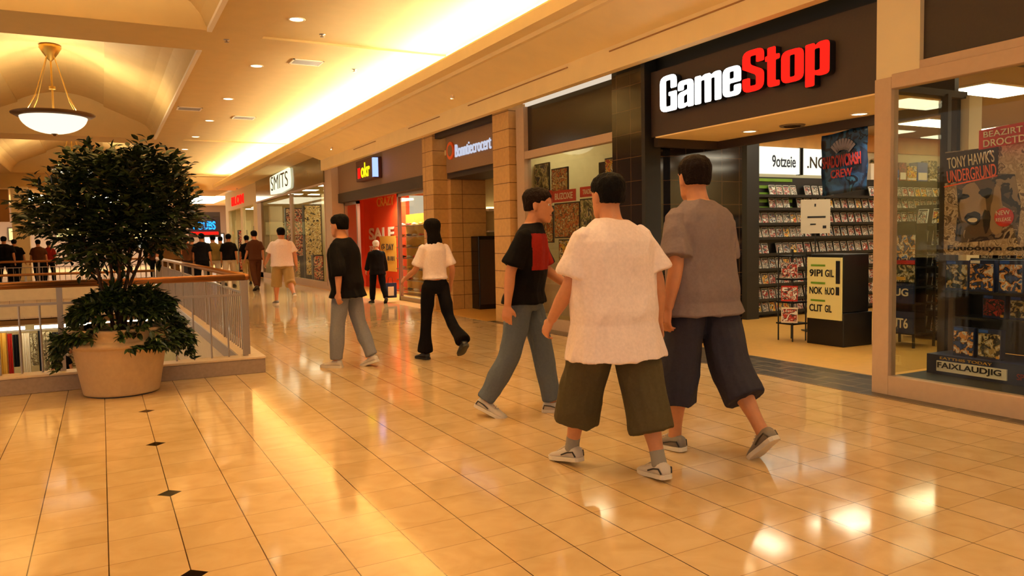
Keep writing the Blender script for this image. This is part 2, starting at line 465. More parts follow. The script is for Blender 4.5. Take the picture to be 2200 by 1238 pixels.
# ceiling fittings
def downlight(x, y, z, r, label, power=0, group=None, m='lamp_disc', cone=1.9):
    e = empty('downlight', (x, y, z), 0, label, 'ceiling light', group)
    a = MB(); a.lathe([(r * .84, -.002), (r, -.012), (r * 1.12, -.004), (r * 1.12, .0)], n=24); a.build('rim', 'white_trim', e, smooth=True)
    b = MB(); b.disc((0, 0), r * .86, -.004, up=False); b.build('lens', m, e, fix=False)
    if power:
        l = bpy.data.lights.new('lamp', 'SPOT'); l.energy = power; l.color = (1, .9, .68); l.spot_size = cone; l.spot_blend = .6; l.shadow_soft_size = r * .8
        o = bpy.data.objects.new('lamp', l); o.location = (0, 0, -.03); COL.objects.link(o); o.parent = e
    return e
for i, y in enumerate((1.6, 5.1, 8.5, 12.0, 15.4, 19.1, 22.6, 26.1, 29.6, 33.1, 36.6)):
    where = ['behind the viewer', 'overhead', 'above the frame', 'nearest the viewer', 'second nearest the viewer', 'third nearest the viewer', 'fourth nearest the viewer'] + ['far down the hall'] * 9
    downlight(2.74, y, ZC + .033, .115, 'round recessed downlight in the cream ceiling, ' + where[i] if i < 7 else 'small round recessed downlight far down the hall ceiling', 110, 'downlights along the mall ceiling')
for i, (x, y, w, d, lb) in enumerate(((3.52, 14.75, .56, .42, 'square ceiling air vent beside the second downlight'), (3.5, 21.8, .55, .5, 'square ceiling air vent left of the cove glow, further down'), (2.05, 20.6, .55, .5, 'square ceiling air vent beside the vaulted bay'))):
    z0 = ZC + (.035 if x > 2.45 else 0)
    e = empty('ceiling_vent', (x, y, z0), 0, lb, 'air vent', 'ceiling air vents')
    a = MB(); a.box(-w / 2, w / 2, -d / 2, -d / 2 + .03, -.015, 0).box(-w / 2, w / 2, d / 2 - .03, d / 2, -.015, 0).box(-w / 2, -w / 2 + .03, -d / 2, d / 2, -.015, 0).box(w / 2 - .03, w / 2, -d / 2, d / 2, -.015, 0); a.build('frame', 'white_trim', e)
    a = MB()
    for k in range(9): a.box(-w / 2 + .03, w / 2 - .03, -d / 2 + .05 + k * (d - .1) / 9, -d / 2 + .075 + k * (d - .1) / 9, -.012, -.003)
    a.build('louvre', 'steel', e)
for x, y, lb in ((3.3, 12.7, 'small sprinkler head on the ceiling near the first downlight'), (4.5, 15.0, 'small sprinkler head against the bright cove glow'), (1.95, 13.5, 'small sprinkler head on the beam by the corner of the near vault')):
    e = empty('sprinkler', (x, y, ZC + (.035 if x > 2.45 and not 13.2 < y < 14 else 0)), 0, lb, 'sprinkler', 'ceiling sprinklers')
    a = MB(); a.lathe([(.0, -.05), (.035, -.045), (.04, -.04), (.012, -.03), (.012, -.012), (.05, -.006), (.05, 0)], n=12); a.build('head', 'steel', e, smooth=True)

# pendant bowl lamps in the vaults
mat('bowl_metal', '#6b4a2c', .4, metal=.6)
mat('brass', '#c89b4a', .3, metal=.9)
def pendant(y, label, power):
    z0 = 3.96
    e = empty('pendant_lamp', (-.84 + .03, y, z0), 0, label, 'pendant lamp', 'bowl pendants in the vaults')
    a = MB(); a.lathe([(.001, 0)] + [(.68 * math.sin(t * PI / 2 / 10), .40 * (1 - math.cos(t * PI / 2 / 10))) for t in range(1, 11)] + [(.66, .40)], n=48); a.build('glass_bowl', 'bowl_glow', e, smooth=True)
    a = MB(); a.lathe([(.66, .37), (.72, .36), (.84, .43), (.845, .45), (.80, .455), (.66, .43)], n=48); a.build('rim', 'bowl_metal', e, smooth=True)
    a = MB(); a.lathe([(.001, -.05), (.03, -.04), (.035, -.01), (.07, .0), (.07, .015)], n=16); a.build('finial', 'bowl_metal', e, smooth=True)
    for k in range(4):
        t = PI / 4 + k * PI / 2
        a = MB(); a.tube([(.7 * math.cos(t), .7 * math.sin(t), .43), (.45 * math.cos(t), .45 * math.sin(t), .80)], .012, 6); a.tube([(.45 * math.cos(t), .45 * math.sin(t), .80), (.08 * math.cos(t), .08 * math.sin(t), 1.78)], .009, 6); a.build('suspension_rod', 'brass', e)
    a = MB(); a.tube([(0, 0, .42), (0, 0, 1.75)], .02, 10); a.tube([(0, 0, 1.0), (0, 0, 1.06)], .07, 12); a.build('stem', 'brass', e)
    a = MB(); a.lathe([(.02, 1.62), (.06, 1.66), (.16, 1.80), (.22, 1.90), (.22, 1.985), (.02, 1.99)], n=24); a.build('canopy', 'brass', e, smooth=True)
    l = bpy.data.lights.new('lamp', 'POINT'); l.energy = power; l.color = (1, .88, .6); l.shadow_soft_size = .12
    o = bpy.data.objects.new('lamp', l); o.location = (0, 0, .33); COL.objects.link(o); o.parent = e
pendant(6.9, 'frosted glass bowl pendant in the nearest vault, above the frame', 1900)
pendant(20.6, 'large frosted glass bowl pendant with dark rim hanging in the middle vault', 330)
pendant(34.3, 'distant glass bowl pendant seen through the top of the leafy tree', 300)
for x, y, z, sx_, lb in ((-1.05, 17.6, 5.9, .17, 'small grey box fitting on the vault left of the pendant'), (-.6, 18.2, 5.9, .1, 'small pale round detector on the vault beside the box fitting')):
    e = MB(); e.box(-sx_, sx_, -.12, .12, -.12, 0).box(-.02, .02, -.02, .02, 0, .06) if sx_ > .12 else e.lathe([(.001, -.06), (.12, -.05), (.14, 0)], n=20)
    o = e.build('ceiling_sensor', 'steel' if sx_ > .12 else 'white_trim'); o.location = (x, y, z); tag(o, lb, 'sensor')

# ------------------------------------------------------------------ kerb and railing of the void
k = MB()
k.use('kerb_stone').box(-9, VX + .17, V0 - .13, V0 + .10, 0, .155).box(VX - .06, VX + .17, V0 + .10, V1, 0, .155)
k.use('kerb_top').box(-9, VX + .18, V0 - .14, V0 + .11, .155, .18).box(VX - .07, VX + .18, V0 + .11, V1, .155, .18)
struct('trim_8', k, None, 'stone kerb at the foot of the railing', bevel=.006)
def railing(p0, p1, label, npost, zb=.18, zt=1.075, gap=.175, lo=None, glass=True, rail=.036, posts=None):
    p0 = Vector(p0); p1 = Vector(p1); d = (p1 - p0); Ln = d.length; u = d.normalized(); w = Vector((-u.y, u.x, 0))
    e = empty('railing', p0, 0, label, 'railing')
    def P(t, z): q = u * t; return (q.x, q.y, z)
    a = MB(); a.tube([P(-.02, zt - rail), P(Ln + .02, zt - rail)], rail, 14); a.build('handrail', 'bronze', e, smooth=True)
    a = MB(); c = u * (Ln / 2); a.obox((c.x, c.y, zt - .225), u * (Ln / 2), w * .012, (0, 0, .012)); a.build('middle_rail', 'steel', e)
    posts = posts or [i * Ln / npost for i in range(npost + 1)]
    for t in posts:
        a = MB(); q = u * t; a.obox((q.x, q.y, (zb + zt - .07) / 2), u * .026, w * .018, (0, 0, (zt - .07 - zb) / 2)); a.build('post', 'steel', e)
    t = gap; cnt = 0; ex = MB()
    while t < Ln - .02:
        if min(abs(t - q) for q in posts) > .04:
            q = u * t; a = MB() if cnt < 95 else ex
            a.tube([(q.x, q.y, zb), (q.x, q.y, zt - .235)], .009, 6); cnt += 1
            if cnt <= 95: a.build('baluster', 'steel', e)
        t += gap
    if ex.v: tag(ex.build('far_balusters', 'steel', e), None, kind='stuff')
    return e
railing((1.35, V0 + .02, 0), (-5.5, V0 + .02, 0), 'bronze-topped railing running left from the corner behind the potted tree', 0, posts=[0, 1.735, 3.47, 5.2, 6.8], gap=.1735)
railing((1.40, V0 + .09, 0), (1.40, V1 - .05, 0), 'long railing receding along the walkway edge of the opening', 0, posts=[.06, 1.9, 3.8, 5.7, 7.6, 9.5, 11.4, 13.3, 15.5], gap=.16)
railing((1.30, V1 - .0, 0), (-6.5, V1 - .0, 0), 'low railing across the far side of the opening', 5, zb=.34, zt=.72, gap=.16)
railing((1.33, 29.5, 0), (-6.5, 29.5, 0), 'furthest railing across the hall behind the low one', 5, zb=.0, zt=1.0, gap=.16)
# ================================================================== GAME SHOP FRONT
LEFT = (0, -1, 0)      # reading direction of signs that face the walkway
UPZ = (0, 0, 1)
mat('white_face', '#ffffff', .4)
emis('sign_white', '#ffffff', 2.6)
emis('sign_red', '#ff1a10', 2.2)
mat('red', '#c02818', .5); mat('white', '#ece4d6', .5); mat('navy', '#16264e', .45); mat('blue', '#1f4fae', .4); mat('ink', '#0e0c12', .5)
mat('pale_yellow', '#f0e49a', .5); mat('gold', '#d8a33c', .45); mat('orange', '#f0641e', .45); mat('paper', '#e8d8bc', .6); mat('green_slat', '#6f9a24', .45, noise_amt=.1); mat('grey', '#8b8580', .5)
emis('lightbox', '#f2f0d8', 1.5)
art_mat('cover_a', '#e8e2d4', ['#3c3228', '#b03020', '#d8cfb8', '#55606a'], 9)
art_mat('cover_b', '#ddd6c6', ['#20242c', '#c8bca4', '#8c2a1c', '#e8e0d0'], 11)
art_mat('cover_c', '#b8401c', ['#f0c040', '#2c1810', '#e8dcc4', '#701810'], 8)
art_mat('cover_d', '#2c3a5a', ['#d0c8b8', '#181c28', '#b06a30', '#405a90'], 9)
art_mat('box_art_blue', '#24427e', ['#0f1a30', '#c88a50', '#d8d0c0', '#3a64b0'], 10)
art_mat('box_art_green', '#24301c', ['#10140c', '#a08a58', '#c8c0a8', '#48582c'], 10)
art_mat('box_art_red', '#2a0c08', ['#8c1c12', '#140604', '#b83020', '#3c100a'], 8)
art_mat('banner_art', '#101c34', ['#1c3a5c', '#22486c', '#0c1424', '#2a5a7a'], 3.2, 3, rnd=False)
art_mat('poster_art', '#8f7a66', ['#1c1612', '#5c4a3c', '#b09a84', '#2a2019'], 3.6, 2.2, rnd=False)
art_mat('poster_grime', '#b39c84', ['#9c866e', '#c4ae96', '#6a5644', '#ab957d'], 9, 5, rnd=False)
art_mat('window_art', '#3a3a30', ['#7a7a50', '#c8b890', '#28384c', '#a06838'], 5)
art_mat('collage_art', '#b0a060', ['#c85a28', '#4a3c20', '#e0d0a0', '#803018'], 9)

# --- sign fascia
t = MB()
t.box(6.06, 6.14, 4.55, 7.80, 2.615, 3.40)
struct('trim_9', t, 'sign_brown', 'dark brown sign fascia over the shop entrance')
t = MB()
t.box(6.14, 6.2, 4.55, 8.55, 2.615, 3.82).box(5.96, 6.2, 7.80, 7.87, 0, 3.6)
struct('wall_fascia_back', t, 'black', 'black recess round the sign fascia')
G = [[(.52, .62), (.52, 1, .18), (0, 1, .2), (0, 0, .2), (.52, 0, .05), (.52, .53), (.27, .53), (.27, .42), (.335, .42), (.335, .14), (.19, .14), (.19, .86), (.335, .86), (.335, .62)]]
LA = [[(0, .48), (0, .74, .16), (.46, .74, .16), (.46, 0), (.30, 0), (.28, .05), (.2, 0, .04), (0, 0, .13), (0, .42, .1), (.28, .47), (.28, .61), (.175, .61), (.175, .48)], [(.175, .11), (.28, .13), (.28, .36), (.175, .31)]]
LM = [[(0, 0), (0, .74), (.17, .74), (.18, .68), (.26, .74, .05), (.42, .74, .05), (.45, .68), (.54, .74, .05), (.72, .74, .12), (.72, 0), (.545, 0), (.545, .60), (.45, .60), (.45, 0), (.275, 0), (.275, .60), (.175, .60), (.175, 0)]]
LE = [[(0, 0, .16), (0, .74, .16), (.46, .74, .16), (.46, .33), (.175, .33), (.175, .12), (.285, .12), (.285, .27), (.46, .27), (.46, 0, .16)], [(.175, .44), (.285, .44), (.285, .62), (.175, .62)]]
LS = [[(0, .60), (0, 1, .18), (.5, 1, .18), (.5, .68), (.325, .68), (.325, .86), (.18, .86), (.18, .66, .06), (.5, .46, .1), (.5, 0, .2), (0, 0, .2), (0, .34), (.175, .34), (.175, .14), (.325, .14), (.325, .38, .06), (0, .58, .06)]]
LT = [[(.05, .93), (.23, .93), (.23, .74), (.32, .74), (.32, .62), (.23, .62), (.23, .13), (.32, .13), (.32, 0), (.05, 0, .1), (.05, .62), (0, .62), (0, .74), (.05, .74)]]
LO = [[(0, 0, .16), (0, .74, .16), (.47, .74, .16), (.47, 0, .16)], [(.18, .12), (.29, .12), (.29, .62), (.18, .62)]]
LP = [[(0, -.2), (0, .74), (.18, .74), (.19, .68), (.27, .74, .05), (.47, .74, .16), (.47, 0, .14), (.27, 0, .04), (.18, .05), (.18, -.2)], [(.18, .13), (.29, .13), (.29, .61), (.18, .61)]]
sign = empty('illuminated_sign', (6.06, 7.53, 2.865), 0, 'large glowing channel letter sign in white and red on the dark brown fascia', 'shop sign')
xo = 0
sc_x, sc_z = 2.46 / 4.17, .42
for ch, gl, w, mt in (('G', G, .52, 'sign_white'), ('a', LA, .46, 'sign_white'), ('m', LM, .72, 'sign_white'), ('e', LE, .46, 'sign_white'), ('S', LS, .5, 'sign_red'), ('t', LT, .32, 'sign_red'), ('o', LO, .47, 'sign_red'), ('p', LP, .47, 'sign_red')):
    outl = [[((x + xo) * sc_x, z * sc_z) for x, z in rnd_poly(g, .035)] for g in gl]
    for nm, ext, m, off in (('letter_return', .035, 'ink', -.012), ('letter_face', .004, mt, .0)):
        o = flat(outl, ext, nm, m, sign, bevel=.0 if nm == 'letter_face' else .005)
        if nm == 'letter_return': ret = o
        else: o['label'] = ('white' if mt == 'sign_white' else 'red') + ' glowing letter ' + ch
        bpy.context.view_layer.update()
        r = Vector(LEFT); u = Vector(UPZ); nn = r.cross(u)
        Mx = Matrix((r, u, nn)).transposed().to_4x4(); Mx.translation = nn * (.075 if nm == 'letter_face' else .036)
        o.matrix_local = Mx
        if nm == 'letter_face': pass
    xo += w + .034
# --- entrance soffit with downlights
t = MB(); t.box(6.06, 7.06, 4.57, 7.72, 2.60, 2.615).use('bulkhead_paint')
struct('ceiling_entrance', t, 'wood_gold', 'golden soffit over the shop entrance')
t = MB(); t.box(7.06, 7.12, 4.58, 9.98, 2.50, 3.3).box(6.1, 7.06, 7.72, 7.8, 2.5, 3.3)
struct('trim_10', t, 'brown_dark', 'dark header behind the entrance soffit')
downlight(6.73, 6.83, 2.60, .085, 'round downlight in the entrance soffit, the left one', 60, 'entrance soffit lights')
downlight(6.85, 5.44, 2.60, .085, 'round downlight in the entrance soffit, the right one', 60, 'entrance soffit lights')
e = empty('round_vent', (6.83, 6.29, 2.60), 0, 'dark round air diffuser between the two soffit lights', 'air vent')
a = MB(); a.lathe([(.14, 0), (.13, -.015), (.1, -.012)], n=28); a.build('rim', 'steel', e, smooth=True)
a = MB()
for r_ in (.085, .055, .025): a.lathe([(r_, -.02), (r_ + .018, -.004)], n=24)
a.build('cone', 'brown_dark', e)
# --- black tiled pier and jamb
t = MB(); t.box(5.98, 6.35, 7.87, 8.52, 0, 3.6).box(6.35, 7.55, 7.80, 7.95, 0, 3.2)
struct('wall_pier', t, 'black_tile', 'black tiled pier between entrance and side window')
# --- left display window
t = MB()
t.box(6.05, 6.17, 8.52, 11.33, 2.67, 2.79).box(6.04, 6.17, 11.04, 11.30, 0.12, 3.5).box(6.06, 6.17, 8.52, 11.33, 0, .17).box(6.05, 6.16, 8.5, 8.56, 0, 2.7)
struct('window_2', t, 'frame_beige', 'beige window frame left of the entrance', bevel=.004)
t = MB(); t.box(6.10, 6.115, 8.56, 11.04, .17, 2.67); struct('glass_side_window', t, 'glass', 'pane of the left display window')
t = MB(); t.box(6.12, 6.14, 8.52, 11.04, 2.79, 3.5); struct('glass_transom', t, 'dark_glassy', 'dark glossy transom over the left display window')
# --- right display window
t = MB()
t.box(5.93, 6.03, 4.40, 4.56, 0, 2.70).box(5.93, 6.03, -1, 4.40, 2.60, 2.72).box(5.93, 6.03, -1, 4.40, 0, .17).box(5.95, 6.02, -1, 4.16, 2.72, 2.79)
struct('window_1', t, 'frame_beige', 'beige metal frame of the right display window', bevel=.005)
t = MB(); t.box(5.95, 6.1, 4.16, 4.56, 2.70, 3.82); struct('trim_11', t, 'cream', 'cream panel at the end of the sign fascia')
t = MB(); t.box(6.0, 6.05, -1, 4.16, 2.79, 3.82); struct('glass_transom_right', t, 'brown_dark', 'dark transom panel over the right window')
t = MB(); t.box(5.97, 5.985, -1, 4.40, .17, 2.60).box(6.03, 6.75, 4.46, 4.475, .17, 2.60); struct('glass_right_window', t, 'glass', 'glass of the right display window and its return')
t = MB(); t.box(6.03, 6.06, 4.43, 4.50, .0, 2.62).box(6.74, 6.79, 4.43, 4.50, 0, 2.62).box(6.98, 7.03, 4.5, 4.57, 0, 2.62).box(6.0, 7.05, 4.45, 4.56, 2.60, 2.66)
struct('trim_12', t, 'brown_dark', 'dark bronze glazing bars of the display window return')
t = MB(); t.box(7.03, 7.22, 4.42, 4.56, .9, 2.62); struct('trim_13', t, 'cream', 'cream post inside the display window')
t = MB(); t.box(6.03, 7.3, -1, 4.46, .0, .15); struct('trim_14', t, 'black', 'dark display window floor')
# --- shop shell
t = MB(); t.box(7.12, 17, 10.0, 10.1, 0, 3.3).box(17, 17.1, -3, 10.1, 0, 3.3); struct('wall_shop', t, 'cream', 'cream upper walls of the game shop')
t = MB(); t.box(9.0, 17, 9.9, 10.0, 2.90, 3.25).box(16.9, 17, -3, 10, 2.8, 3.25); struct('trim_15', t, 'wood_gold', 'golden wood band above the shop wall')
t = MB(); t.box(7.12, 17, -3, 10.1, 3.2, 3.3).box(6.03, 7.12, -1, 4.45, 2.95, 3.05).box(6.2, 7.12, 7.95, 12, 3.2, 3.3); struct('ceiling_shop', t, 'store_ceiling', 'tiled ceiling of the game shop')
t = MB(); t.box(6.2, 10, 11.36, 11.46, 0, 3.3).box(8.9, 9.0, 10.1, 11.36, 0, 3.3).box(17, 17.1, -3.1, -3, 0, 3.3).box(6.03, 17, -1.1, -1.0, 0, 3.3); struct('wall_shop_end', t, 'cream_wall', 'cream end walls of the game shop')
t = MB(); t.box(6.2, 7.4, 10.2, 11.36, .0, 2.9); 
def ceil_panel(x, y, w, d, z, label, grp, power=28):
    e = empty('ceiling_panel_light', (x, y, z), 0, label, 'ceiling light', grp)
    a = MB(); a.box(-w / 2 - .03, w / 2 + .03, -d / 2 - .03, d / 2 + .03, -.02, 0); a.build('frame', 'white_trim', e)
    a = MB(); a.box(-w / 2, w / 2, -d / 2, d / 2, -.03, -.02); a.build('diffuser', 'panel_light', e)
k = 0
for x in (8.2, 10.2, 12.3, 14.4):
    for y in (-.4, 1.8, 4.0, 6.1, 8.3):
        ceil_panel(x, y, 1.15, .55, 3.198, 'square white ceiling light panel in the game shop ceiling, seen through the doorway and window', 'game shop ceiling panels')
ceil_panel(7.6, 9.3, 1.0, .5, 3.198, 'white ceiling panel behind the left display window', 'panels behind the left display window')
ceil_panel(6.9, 10.7, .9, .4, 3.198, 'white ceiling panel behind the left display window', 'panels behind the left display window')
# --- tile edge of dark ceiling square
t = MB(); t.box(6.3, 7.9, 2.6, 4.3, 2.90, 2.94); struct('trim_16', t, 'brown_dark', 'dark ceiling square inside the display window')
# --- rack wall on the far side of the shop
rk = MB(); rk.box(9.35, 15.6, 9.80, 9.9, 0, 2.37).box(9.35, 9.62, 9.55, 9.9, 0, 2.9)
tag(rk.build('wall_rack', 'shelf_black'), 'long black display rack along the rear shop wall', 'shelving')
a = MB()
for i in range(9): a.box(9.75, 10.62, 9.775, 9.795, 1.35 + i * .118, 1.40 + i * .118)
tag(a.build('slatwall_panel', 'green_slat'), 'lime green slatwall panel under the lit header sign', 'wall panel')
SZ = [2.04, 1.82, 1.57, 1.33, 1.06, .81, .55, .30, .08]
ORD = ['top', 'second', 'third', 'fourth', 'fifth', 'sixth', 'seventh', 'eighth', 'lowest']
def shelf(x0, x1, y, z, label, grp='rack shelves in the game shop'):
    e = MB(); e.box(x0, x1, y - .17, y, z - .02, z).use('shelf_black').box(x0, x1, y - .175, y - .165, z - .02, z + .025)
    return tag(e.build('shelf', 'shelf_black'), label, 'shelf', grp)
def proto_case(m, w=.135, h=.19, name='game_case', d=.016):
    b = MB(); b.use('white').box(-w / 2, w / 2, -d / 2, d / 2, 0, h); b.use(m).box(-w / 2 + .006, w / 2 - .006, -d / 2 - .002, -d / 2, .006, h - .03)
    b.use('ink').box(-w / 2 + .006, w / 2 - .006, -d / 2 - .0015, -d / 2, h - .028, h - .008)
    o = b.build(name); o.location = (0, 0, 0); return o
CASES = [proto_case(m) for m in ('cover_a', 'cover_b', 'cover_c', 'cover_d')]
first = [True] * 4
def put_case(x, y, z, rz=0., tilt=.22, label='', grp='', w=None, sc=1.):
    i = random.choices(range(4), w or (4, 4, 1, 2))[0]
    if first[i]: o = CASES[i]; first[i] = False
    else: o = CASES[i].copy(); COL.objects.link(o)
    o.location = (x, y, z + .004); o.rotation_euler = (-tilt, 0, rz); o.scale = (sc, sc, sc); tag(o, label, 'game case', grp); return o
for r_, z in enumerate(SZ):
    x0, x1 = 9.66, 15.2
    shelf(x0, x1, 9.772, z, 'black shelf on the rear rack of the game shop, %s from the %s' % ((ORD[r_], 'top') if r_ < 8 else ('lowest', 'floor')))
    x = x0 + .1
    lb = 'game case facing out on the %s shelf%s of the long rear rack' % (ORD[r_], ' from the top' if r_ < 8 else '')
    while x < 15.1:
        skip = (r_ < 2 and 9.75 < x < 10.0) or random.random() < .04 or (x > 11.5 and x < 12.6 and r_ in (0, 5))
        wts = (4, 4, 1, 1) if x < 12.6 else ((4, 3, 2, 2) if x < 13.8 else (2, 2, 5, 1))
        if not skip: put_case(x, 9.70, z, 0, .25, lb, 'game cases on the rear rack, %s shelf' % ORD[r_], wts, 1.0 if x < 12.6 else 1.05)
        x += .165 if x < 10.6 else .185
# larger boxes on the top of the rack (blue and white consoles)
for i, (x, m, w, h) in enumerate(((12.75, 'white', .22, .30), (13.0, 'box_art_green', .26, .40), (13.32, 'blue', .22, .20), (13.55, 'box_art_red', .2, .34), (13.82, 'cover_c', .26, .28), (14.13, 'blue', .30, .36), (14.45, 'box_art_green', .24, .40), (14.75, 'cover_b', .2, .3), (15.0, 'box_art_blue', .24, .26))):
    b = MB(); b.use(m).box(-w / 2, w / 2, -.09, .09, 0, h); b.use('white').box(-w / 2 + .02, w / 2 - .02, -.094, -.09, .02, h * .45 if i % 2 else .05)
    o = b.build('console_box', bevel=.004); o.location = (x, 9.87, 2.371)
    tag(o, ['white box at the left end of the top shelf', 'tall dark green box on the top shelf next to the white one', 'low blue box on the top shelf', 'dark red box on the top shelf', 'orange and yellow box on the top shelf', 'large blue box with white panel on the top shelf', 'tall dark green box on the top shelf, seen through the window', 'pale box on the top shelf near its right end', 'navy box at the right end of the top shelf'][i], 'box', 'boxes on top of the rear rack')
# lit header signs
for x0, x1, tx, lb in ((9.63, 10.70, '9otzeie', 'lit white header sign with blue lettering over the green slatwall'), (10.78, 11.9, '.NOA.', 'second lit white header sign, partly behind the hanging banner')):
    e = empty('lit_header_sign', ((x0 + x1) / 2, 9.72, 2.64), 0, lb, 'sign')
    w = (x1 - x0) / 2
    b = MB(); b.box(-w, w, -.03, .05, -.22, .225); b.build('light_box', 'lightbox', e)
    b = MB(); b.box(-w - .02, -w, -.04, .05, -.23, .235).box(w, w + .02, -.04, .05, -.23, .235); b.build('frame', 'shelf_black', e)
    text(tx, (x0 + (.42 if tx[0] == '9' else .1), 9.684, 2.53), (1, 0, 0), UPZ, .55 if tx[0] == '9' else .7, .2, 'navy' if tx[0] == '9' else 'brown_dark', 'lettering', e, .003, .012)
# hanging banner in the doorway
e = empty('hanging_banner', (7.05, 5.83, 2.49), 0, 'tall dark blue cloth banner with red graffiti lettering hanging in the shop doorway', 'banner')
b = MB()
nn = 9
for (a0, a1) in [(0, 1)]:
    vs = []; 
    for j in range(14):
        for i in range(nn):
            u = -.29 + .58 * i / (nn - 1); z = -.66 * j / 13
            vs.append((.012 * math.sin(i * 1.3 + j * .25) * (j / 13 + .2) + .05 + .0, u * (1 + .02 * math.sin(j)), z + .02 * math.cos(i / 8 * PI)))
    b.add(vs, [(j * nn + i, j * nn + i + 1, (j + 1) * nn + i + 1, (j + 1) * nn + i) for j in range(13) for i in range(nn - 1)])
o = b.build('cloth', 'banner_art', e, smooth=True, fix=False); md = o.modifiers.new('s', 'SOLIDIFY'); md.thickness = .004
b = MB(); b.tube([(.05, -.31, .02), (.05, .31, .02)], .01, 8); b.tube([(.05, -.2, .02), (.05, -.2, .1)], .004, 5).tube([(.05, .2, .02), (.05, .2, .1)], .004, 5); b.build('rod', 'steel', e)
mat('graffiti_red', '#8c2420', .5); mat('graffiti_pale', '#8a8490', .5)
text('SHADOWCRASH', (7.07, 6.08, 2.10), (0.02, -1, .08), UPZ, .5, .13, 'graffiti_red', 'lettering', e, .002, .03)
text('CREW', (7.07, 5.97, 1.99), (0.02, -1, .08), UPZ, .28, .09, 'graffiti_red', 'lettering', e, .002, .02)
b = MB()
for k in range(9): a_ = -.9 + k * .225; b.obox((.035, .0 + .14 * math.sin(a_), -.26 + .12 * math.cos(a_)), (.002, 0, 0), (0, .015 * math.cos(a_), -.015 * math.sin(a_)), (0, .05 * math.sin(a_), .06 * math.cos(a_)))
b.build('emblem', 'graffiti_pale', e)
# price notice hanging over the racks
e = empty('notice_board', (9.0, 7.86, 1.42), -.45, 'cream notice card hanging in front of the rear rack, above the black kiosk', 'sign')
b = MB(); b.box(-.21, .21, -.01, .01, -.02, .46); b.build('card', 'paper', e, bevel=.003)
b = MB(); b.box(-.008, .008, -.008, .008, -1.42, -.02).box(-.15, .15, -.12, .12, -1.42, -1.40); b.build('stand', 'shelf_black', e)
b = MB(); b.box(-.12, .14, -.014, -.01, .20, .225).box(-.08, .0, -.014, -.01, .1, .12).box(.1, .15, -.014, -.01, .05, .09).box(-.02, .0, -.014, -.01, .36, .4); b.build('print', 'ink', e)
# black kiosk with yellow notice
e = empty('kiosk', (7.96, 6.52, 0), 0, 'black kiosk box carrying a pale yellow price notice just inside the entrance', 'kiosk')
b = MB(); b.box(0, .52, 0, .56, 0, .42).box(.03, .49, .03, .53, .42, 1.14); b.build('body', 'shelf_black', e, bevel=.01)
b = MB(); b.box(-.02, .0, .02, .54, .33, 1.10); b.build('notice_panel', 'pale_yellow', e)
for i, (s_, zz, yy0, w_) in enumerate((('9IPI', .86, .50, .2), ('GIL', .86, .26, .13), ('NOK', .64, .50, .2), ('hUO', .64, .26, .14), ('CLIT', .42, .50, .2), ('GIL', .42, .26, .1))):
    text(s_, (7.96 - .022, 6.52 + yy0, zz), LEFT, UPZ, w_, .09, 'ink', 'lettering', e, .002, .02)
b = MB(); b.box(-.024, -.02, .04, .10, .78, 1.06).box(-.024, -.02, .05, .10, .64, .74); b.build('side_label', 'ink', e)
b = MB()
for zz in (.56, .78, 1.0): b.box(-.023, -.02, .26, .48, zz - .012, zz + .012)
b.build('rule', 'green_slat', e)
# small rack between kiosk and wall
e = empty('wire_rack', (8.0, 7.36, 0), 0, 'small dark wire rack of leaflets behind the kiosk, left side', 'rack')
b = MB()
for dx in (-.12, .12):
    for dy in (-.12, .12): b.tube([(dx, dy, 0), (dx, dy, 1.2)], .01, 6)
for zz in (.22, .5, .8, 1.1): b.box(-.14, .14, -.14, .14, zz, zz + .02)
b.build('frame', 'shelf_black', e)
for i, zz in enumerate((.25, .53, .83)):
    o = MB().use(('paper', 'red', 'cover_b')[i]).box(7 * 0 - .1, .1, -.155, -.145, 0, .2).use('cover_a').box(-.09, .09, -.157, -.155, .02, .18).build('leaflet'); o.location = (7.97, 7.36, zz); o.rotation_euler = (0, 0, -.9)
    tag(o, ['grey lettered leaflet on the lowest level of the wire rack', 'red leaflet in the middle of the wire rack', 'pale leaflet near the top of the wire rack'][i], 'leaflet', 'leaflets in the wire rack')
# blue promotional stand
e = empty('promotional_stand', (8.55, 6.0, 0), 0, 'blue promotional merchandise stand right of the black kiosk, with big pale numerals', 'display stand')
b = MB()
for dx, dy in ((.02, .02), (.02, .48), (.4, .02), (.4, .48)): b.box(dx - .012, dx + .012, dy - .012, dy + .012, 0, 1.5)
for zz in (.16, .52, .72, .96, 1.1): b.box(0, .42, 0, .5, zz, zz + .02)
b.box(.2, .22, 0, .5, .16, 1.5); b.build('frame', 'shelf_black', e)
for i, (z0, z1, m) in enumerate(((.18, .44, 'navy'), (.54, .78, 'navy'), (.80, 1.0, 'box_art_green'), (1.06, 1.36, 'box_art_blue'))):
    b = MB(); b.box(-.03, 0, 0, .5, z0, z1).box(0, .4, .5, .52, z0, z1); b.build('header_panel', m, e)
text('26UT6', (8.515, 6.40, .24), LEFT, UPZ, .34, .12, 'paper', 'lettering', e, .003, .015)
text('JEIUG', (8.515, 6.40, .60), LEFT, UPZ, .34, .12, 'paper', 'lettering', e, .003, .015)
for xx in (8.53, 8.60): text('2', (8.53 + (xx - 8.53), 6.526, .60), (-1, 0, 0), UPZ, .055, .12, 'paper', 'lettering', e, .003, .01)
text('26', (8.80, 6.526, .24), (-1, 0, 0), UPZ, .2, .12, 'paper', 'lettering', e, .003, .01)
b = MB(); b.box(-.034, -.03, .1, .4, .82, .86); b.build('stripe', 'gold', e)
b = MB(); b.box(-.032, 0, .0, .5, 1.01, 1.06); b.build('red_strip', 'red', e)
